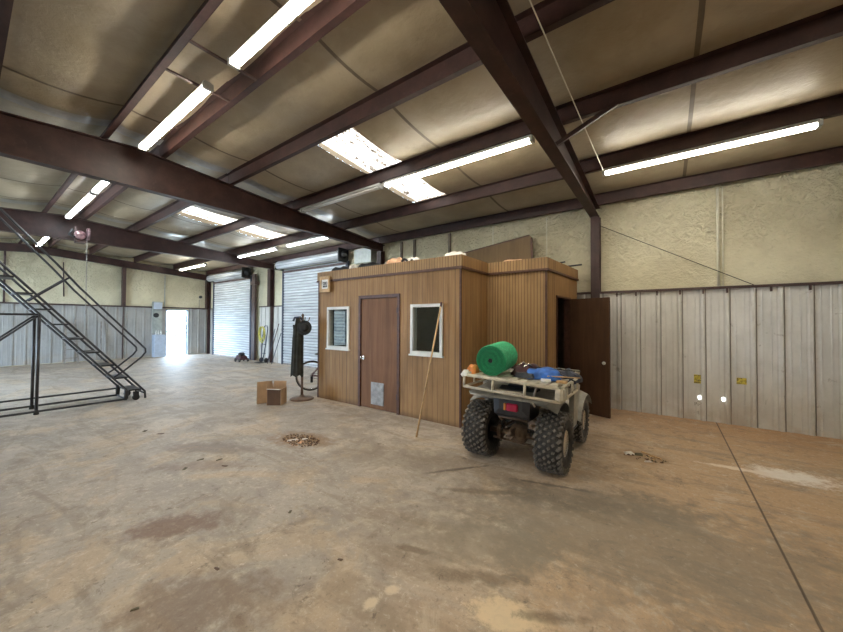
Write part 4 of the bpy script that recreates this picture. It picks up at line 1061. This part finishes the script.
mb.tube([BB, ST], .016); mb.tube([BB, (.90, 0, .68)], .018); mb.tube([ST, HT], .015); mb.tube([(.845, 0, .86), (.90, 0, .66)], .018)
for s in (-1, 1): mb.tube([(BB[0], s * .03, BB[2]), (0, s * .055, .347)], .010); mb.tube([(ST[0], s * .02, ST[2] - .03), (0, s * .055, .347)], .009); mb.tube([(.90, s * .03, .66), (1.04, s * .05, .347)], .012)
bq('bike_frame', mb, 'bike_paint')
bq('saddle', MB().hull([(.10, -.085, .845), (.10, .085, .845), (.12, 0, .87), (.08, -.07, .82), (.08, .07, .82), (.38, -.018, .84), (.38, .018, .84), (.36, 0, .855), (.24, -.04, .82), (.24, .04, .82)]), 'black')
bq('seat_post', MB().tube([ST, (.26, 0, .83)], .013), 'chrome')
mb = MB().tube([(.84, 0, .86), (.83, 0, .96), (.90, 0, .98)], .013); mb.tube([(.90, -.28, 1.0), (.90, -.1, .98), (.90, .1, .98), (.90, .28, 1.0)], .012); bq('handlebar', mb, 'black')
mb = MB().lathe([(.075, -.002), (.09, 0), (.075, .002)], (BB[0], -.05, BB[2]), 'y', 24); mb.tube([(BB[0], -.07, BB[2]), (BB[0] + .05, -.07, BB[2] - .16)], .009); mb.tube([(BB[0], .07, BB[2]), (BB[0] - .05, .07, BB[2] + .16)], .009); mb.tube([(BB[0], -.07, BB[2]), (BB[0], .07, BB[2])], .014)
mb.tube([(BB[0], -.05, BB[2] + .088), (0, -.05, .39)], .005, 5); mb.tube([(BB[0], -.05, BB[2] - .088), (0, -.05, .30)], .005, 5)
for s, dx, dz in ((-1, .05, -.16), (1, -.05, .16)): mb.box(BB[0] + dx - .045, BB[0] + dx + .045, s * .08, s * .15, BB[2] + dz - .01, BB[2] + dz + .01)
bq('crankset', mb, 'black')
bq('rear_derailleur', MB().rbox(-.03, .02, -.09, -.06, .20, .34, .005), 'black')
bq('kickstand', MB().tube([(.32, .04, .30), (.25, .20, .012)], .008), 'steel')

# ------------------------------------------------------------------ open cardboard box
t = thing('cardboard_box', 'open cardboard box with raised flaps on the floor left of the coat stand', 'box', (-6.10, 3.65, 0), rot=(0, 0, R(38)))
def cb(name, mb, mat): return build(name, mb, mat, t, local=True)
cb('front_panel', B(-.125, .125, -.145, -.135, 0, .30), 'cardboard_dark')
mb = B(-.125, .125, .135, .145, 0, .30).box(-.135, -.125, -.145, .145, 0, .30).box(.125, .135, -.145, .145, 0, .30).box(-.125, .125, -.135, .135, 0, .008); cb('box_body', mb, 'cardboard')
cb('flap', MB().hull([(-.135, -.145, .30), (-.135, .145, .30), (-.13, -.145, .30), (-.13, .145, .30), (-.16, -.145, .42), (-.16, .145, .42), (-.155, -.145, .42), (-.155, .145, .42)]), 'cardboard')
cb('flap', MB().hull([(-.125, .145, .30), (.125, .145, .30), (-.125, .14, .30), (.125, .14, .30), (-.12, .17, .41), (.12, .17, .41), (-.12, .165, .41), (.12, .165, .41)]), 'cardboard')
cb('flap', MB().hull([(-.125, -.145, .30), (.125, -.145, .30), (-.125, -.135, .305), (.125, -.135, .305), (-.12, -.20, .315), (.12, -.20, .30), (-.12, -.195, .322), (.12, -.195, .307)]), 'paper')
mb = MB(); mb.M = Matrix.Translation((-6.34, 3.51, 0)) @ Matrix.Rotation(R(82), 4, 'Z'); mb.rbox(-.12, .12, -.006, .006, 0, .42, .002)
tag(build('cardboard_sheet', mb, 'cardboard'), 'tall cardboard piece standing left of the open box', 'cardboard')
# ------------------------------------------------------------------ things along the roll-up doors
mx, my = -13.45, 6.55
t = thing('engine_unit', 'dark red and black small engine on wheels before the far roll-up door', 'engine', (mx, my, 0))
build('body', MB().hull([(mx - .2, my - .15, .08), (mx + .2, my - .15, .08), (mx - .2, my + .15, .08), (mx + .2, my + .15, .08), (mx - .16, my - .12, .25), (mx + .17, my - .12, .22), (mx - .14, my + .12, .27), (mx + .15, my + .12, .22)]), 'darkred', t)
build('motor', MB().lathe([(.10, 0), (.115, .03), (.115, .09), (.07, .13), (0, .135)], (mx - .02, my, .23), 'z', 16), 'black', t)
build('exhaust', MB().tube([(mx + .08, my - .1, .24), (mx + .14, my - .16, .27), (mx + .2, my - .18, .22)], .025, 8), 'rust', t)
for dx in (-.16, .16):
    for dy in (-.16, .16): build('wheel', MB().lathe([(.03, -.02), (.062, -.02), (.07, -.01), (.07, .01), (.062, .02), (.03, .02)], (mx + dx, my + dy, .07), 'y', 16), 'rubber', t)
# hand truck with a coil of yellow cord
tx = -12.5; ty_ = YF - .30
t = thing('hand_truck', 'dark narrow hand truck standing against the liner between the doors', 'hand truck', (tx, ty_, 0))
mb = MB()
for s in (-1, 1): mb.tube([(tx + s * .05, ty_ - .05, .06), (tx + s * .13, ty_ + .02, .7), (tx + s * .15, ty_ + .08, 1.30), (tx + s * .05, ty_ + .10, 1.42)], .018, 8)
for z in (.35, .7, 1.05): mb.tube([(tx - .12, ty_ + .02, z), (tx + .12, ty_ + .02, z)], .012, 8)
build('frame', mb, 'navy', t); build('toe_plate', B(tx - .2, tx + .16, ty_ - .24, ty_, .01, .02), 'black', t)
for s in (-1, 1): build('wheel', MB().lathe([(.03, -.02), (.085, -.02), (.095, 0), (.085, .02), (.03, .02)], (tx + s * .17, ty_ + .02, .095), 'x', 16), 'rubber', t)
mb = MB()
for k in range(7):
    pts = []; rx_, rz_ = .18 + rnd.uniform(-.03, .04), .27 + rnd.uniform(-.04, .05); ox, oy = rnd.uniform(-.03, .03), -.03 - .012 * k
    for i in range(25):
        a = 2 * PI * i / 24; pts.append((tx + ox + rx_ * math.sin(a), ty_ + oy, 1.38 - rz_ + rz_ * math.cos(a)))
    mb.tube(pts, .013, 6, False)
tag(build('cord_coil', mb, 'yellow'), 'coil of yellow-green cord hung over the hand truck', 'cord')
for i, (a, bb, r_) in enumerate((((-12.02, 6.80, .0), (-11.78, 7.10, 1.5), .014), ((-11.78, 6.82, .0), (-11.60, 7.08, 1.15), .012), ((-12.2, 6.9, 0), (-12.05, 7.1, 1.3), .012))):
    tag(build('leaning_rod', MB().tube([a, bb], r_, 8), 'navy' if i else 'girt'), ['thin dark rod leaning on the liner, tallest of the leaning rods', 'thin dark rod leaning next to the nearer roll-up door track', 'thin dark rod leaning closest to the hand truck'][i], 'rod', 'rods leaning on the liner')
# ------------------------------------------------------------------ things along the far gable wall
XG = XL + .05
def gl(name, mb, mat, lab, cat): return tag(build(name, mb, mat), lab, cat)
t = thing('breaker_panel', 'grey breaker box above the girt left of the walk door', 'electrical box', (XG, 5.12, 2.07))
build('case', MB().rbox(XG, XG + .13, 4.97, 5.31, 2.07, 2.42, .01), 'grey_box', t); build('cover', MB().rbox(XG + .13, XG + .145, 4.99, 5.29, 2.09, 2.38, .004), 'blue_grey', t)
t = thing('round_meter', 'round dark gauge on a pale board under the breaker box', 'gauge', (XG, 5.12, 1.7))
build('back_board', MB().rbox(XG, XG + .04, 4.98, 5.33, 1.02, 2.05, .005), 'grey_box', t); build('dial', MB().lathe([(.10, 0), (.10, .05), (.07, .07), (0, .07)], (XG + .04, 5.1, 1.82), 'x', 20), 'black', t)
t = thing('water_cooler', 'pale blue-grey cabinet on the floor left of the walk door', 'cabinet', (XG + .2, 5.18, 0))
build('cabinet_body', MB().rbox(XG + .02, XG + .34, 4.98, 5.36, 0, .98, .015), 'blue_grey', t)
for y in (5.08, 5.16, 5.25): build('spout', MB().lathe([(.03, 0), (.03, .10), (.012, .14), (.012, .18)], (XG + .18, y, .98), 'z', 10), 'white', t)
t = thing('step_ladder', 'grey step ladder leaning on the gable wall behind the stairs', 'ladder', (XG + .25, 2.48, 0))
mb = MB()
for y in (2.30, 2.66): mb.bar((XG + .42, y, 0), (XG + .10, y + (2.48 - y) * .35, 1.62), .03, .05)
build('side_rail', mb, 'steel', t)
for k in range(5):
    f = .12 + k * .19; x = XG + .42 - .32 * f; build('rung', B(x - .03, x + .03, 2.31 + .07 * f, 2.65 - .07 * f, 1.62 * f - .012, 1.62 * f + .012), 'steel', t)
gl('leaning_board', MB().bar((XG + .30, 3.30, .0), (XG + .06, 3.33, 1.55), .07, .03), 'steel', 'narrow grey board leaning on the gable liner', 'board')
gl('work_light', MB().lathe([(.03, 0), (.06, .04), (.065, .12), (.03, .14)], (XG + .10, 6.78, 2.72), 'x', 14).tube([(XG - .04, 6.8, 2.74), (XG + .12, 6.80, 2.74)], .015, 6).tube([(XG + .0, 6.8, 2.6), (XG + .0, 6.80, 2.2)], .008, 6), 'black', 'small dark wall lamp beside the corner column', 'lamp')
gl('wall_conduit', MB().tube([(XG + .0, 5.42, LZ + .05), (XG + .0, 5.42, 3.6)], .018, 8), 'grey_box', 'grey upright conduit above the walk door girt', 'conduit')
gl('hanging_chain', MB().tube([(XG, 2.27, 3.75), (XG + .02, 2.30, 2.47)], .018, 6), 'girt', 'dark thin rod hanging on the gable wall behind the stair rails', 'rod')

# ------------------------------------------------------------------ litter on the floor
def scraps(cx, cy, rx, ry, n, seed, mats, name, lab):
    r = random.Random(seed); mb = MB()
    for k in range(n):
        a = r.uniform(0, 2 * PI); q = math.sqrt(r.random()); x, y = cx + rx * q * math.cos(a), cy + ry * q * math.sin(a); s = r.uniform(.006, .02); th = r.uniform(0, PI)
        mb.cur = r.randrange(len(mats)); mb.M = Matrix.Translation((x, y, .004)) @ Matrix.Rotation(th, 4, 'Z') @ Matrix.Rotation(r.uniform(-.4, .4), 4, 'X')
        mb.hull([(-s, -s * .4, -.003), (s, -s * .5, -.003), (s * .8, s * .5, 0), (-s * .7, s * .4, .002), (0, 0, .012)])
    mb.M = None
    return tag(build(name, mb, mats), lab, 'litter', None, 'stuff')
scraps(-3.96, 2.73, .32, .18, 300, 4, ['pole_wood', 'cardboard_dark', 'rust', 'cardboard'], 'debris', 'heap of brown scraps and splinters swept together on the open floor')
scraps(-.22, 4.80, .22, .13, 60, 9, ['pole_wood', 'ink', 'handle_wood'], 'debris', 'scatter of brown splinters right of the quad bike')
def chip(name, pts, mat, lab, cat): return tag(build(name, MB().hull(pts), mat), lab, cat)
def paper(cx, cy, a, b, th, mat, lab, h=.018, name='paper_scrap', cat='scrap'):
    mb = MB(); mb.M = Matrix.Translation((cx, cy, 0)) @ Matrix.Rotation(th, 4, 'Z')
    mb.hull([(-a, -b, .002), (a, -b * .8, .002), (a * .9, b, .002), (-a * .8, b, .002), (-a * .8, -b * .6, h), (a * .5, b * .5, h * .8), (a * .7, -b * .5, h * .5)])
    return tag(build(name, mb, mat), lab, cat, 'scraps on the floor')
paper(-4.05, 2.66, .075, .03, .9, 'paper', 'white paper scrap at the left of the swept heap')
paper(-3.95, 2.78, .035, .03, .3, 'paper', 'small white scrap on top of the swept heap')
paper(-3.90, 2.68, .05, .025, 2.0, 'peach', 'pinkish scrap at the front of the swept heap')
paper(-.37, 4.84, .06, .045, .5, 'paper', 'white crumpled glove shape right of the quad bike', .03, 'work_glove', 'glove')
paper(-.27, 4.85, .05, .035, .2, 'ink', 'dark grey cuff of litter beside the white glove', .03)
paper(-.17, 4.68, .045, .016, .5, 'paper', 'small white chip in front of the splinters')
tag(build('wood_splinter', MB().bar((-.25, 4.97, .012), (-.05, 4.83, .012), .012, .012), 'handle_wood'), 'pale wooden splinter right of the white glove', 'splinter')
chips = [(-2.346, 1.005, 'curled dark chip between the two dark stains'), (-2.383, .60, 'small dark chip left of the larger dark stain'), (-2.553, 1.658, 'lone dark speck past the long stain towards the cabin'),
         (-1.774, 1.528, 'dark chip alone on the tan floor right of the stains'), (-4.33, 1.66, 'dark crumb in the scatter beyond the long stain, left one'), (-4.20, 1.46, 'dark crumb nearest the camera in the scatter beyond the stain'),
         (-3.93, 1.75, 'largest dark crumb in the scatter beyond the stain'), (-4.16, 1.79, 'dark crumb farthest back in the scatter beyond the stain'), (-6.09, 1.61, 'dark crumb on the floor near the stairs foot'), (-5.77, 1.70, 'flat brown crumb on the floor near the stairs foot')]
for i, (x, y, lab) in enumerate(chips):
    d = math.hypot(x, y); paper(x, y, .008 * d, .004 * d, i * 1.1, 'ink' if i % 3 else 'pole_wood', lab, .01, 'dark_chip', 'chip')

for o in bpy.data.objects:
    if '_o' in o: del o['_o']
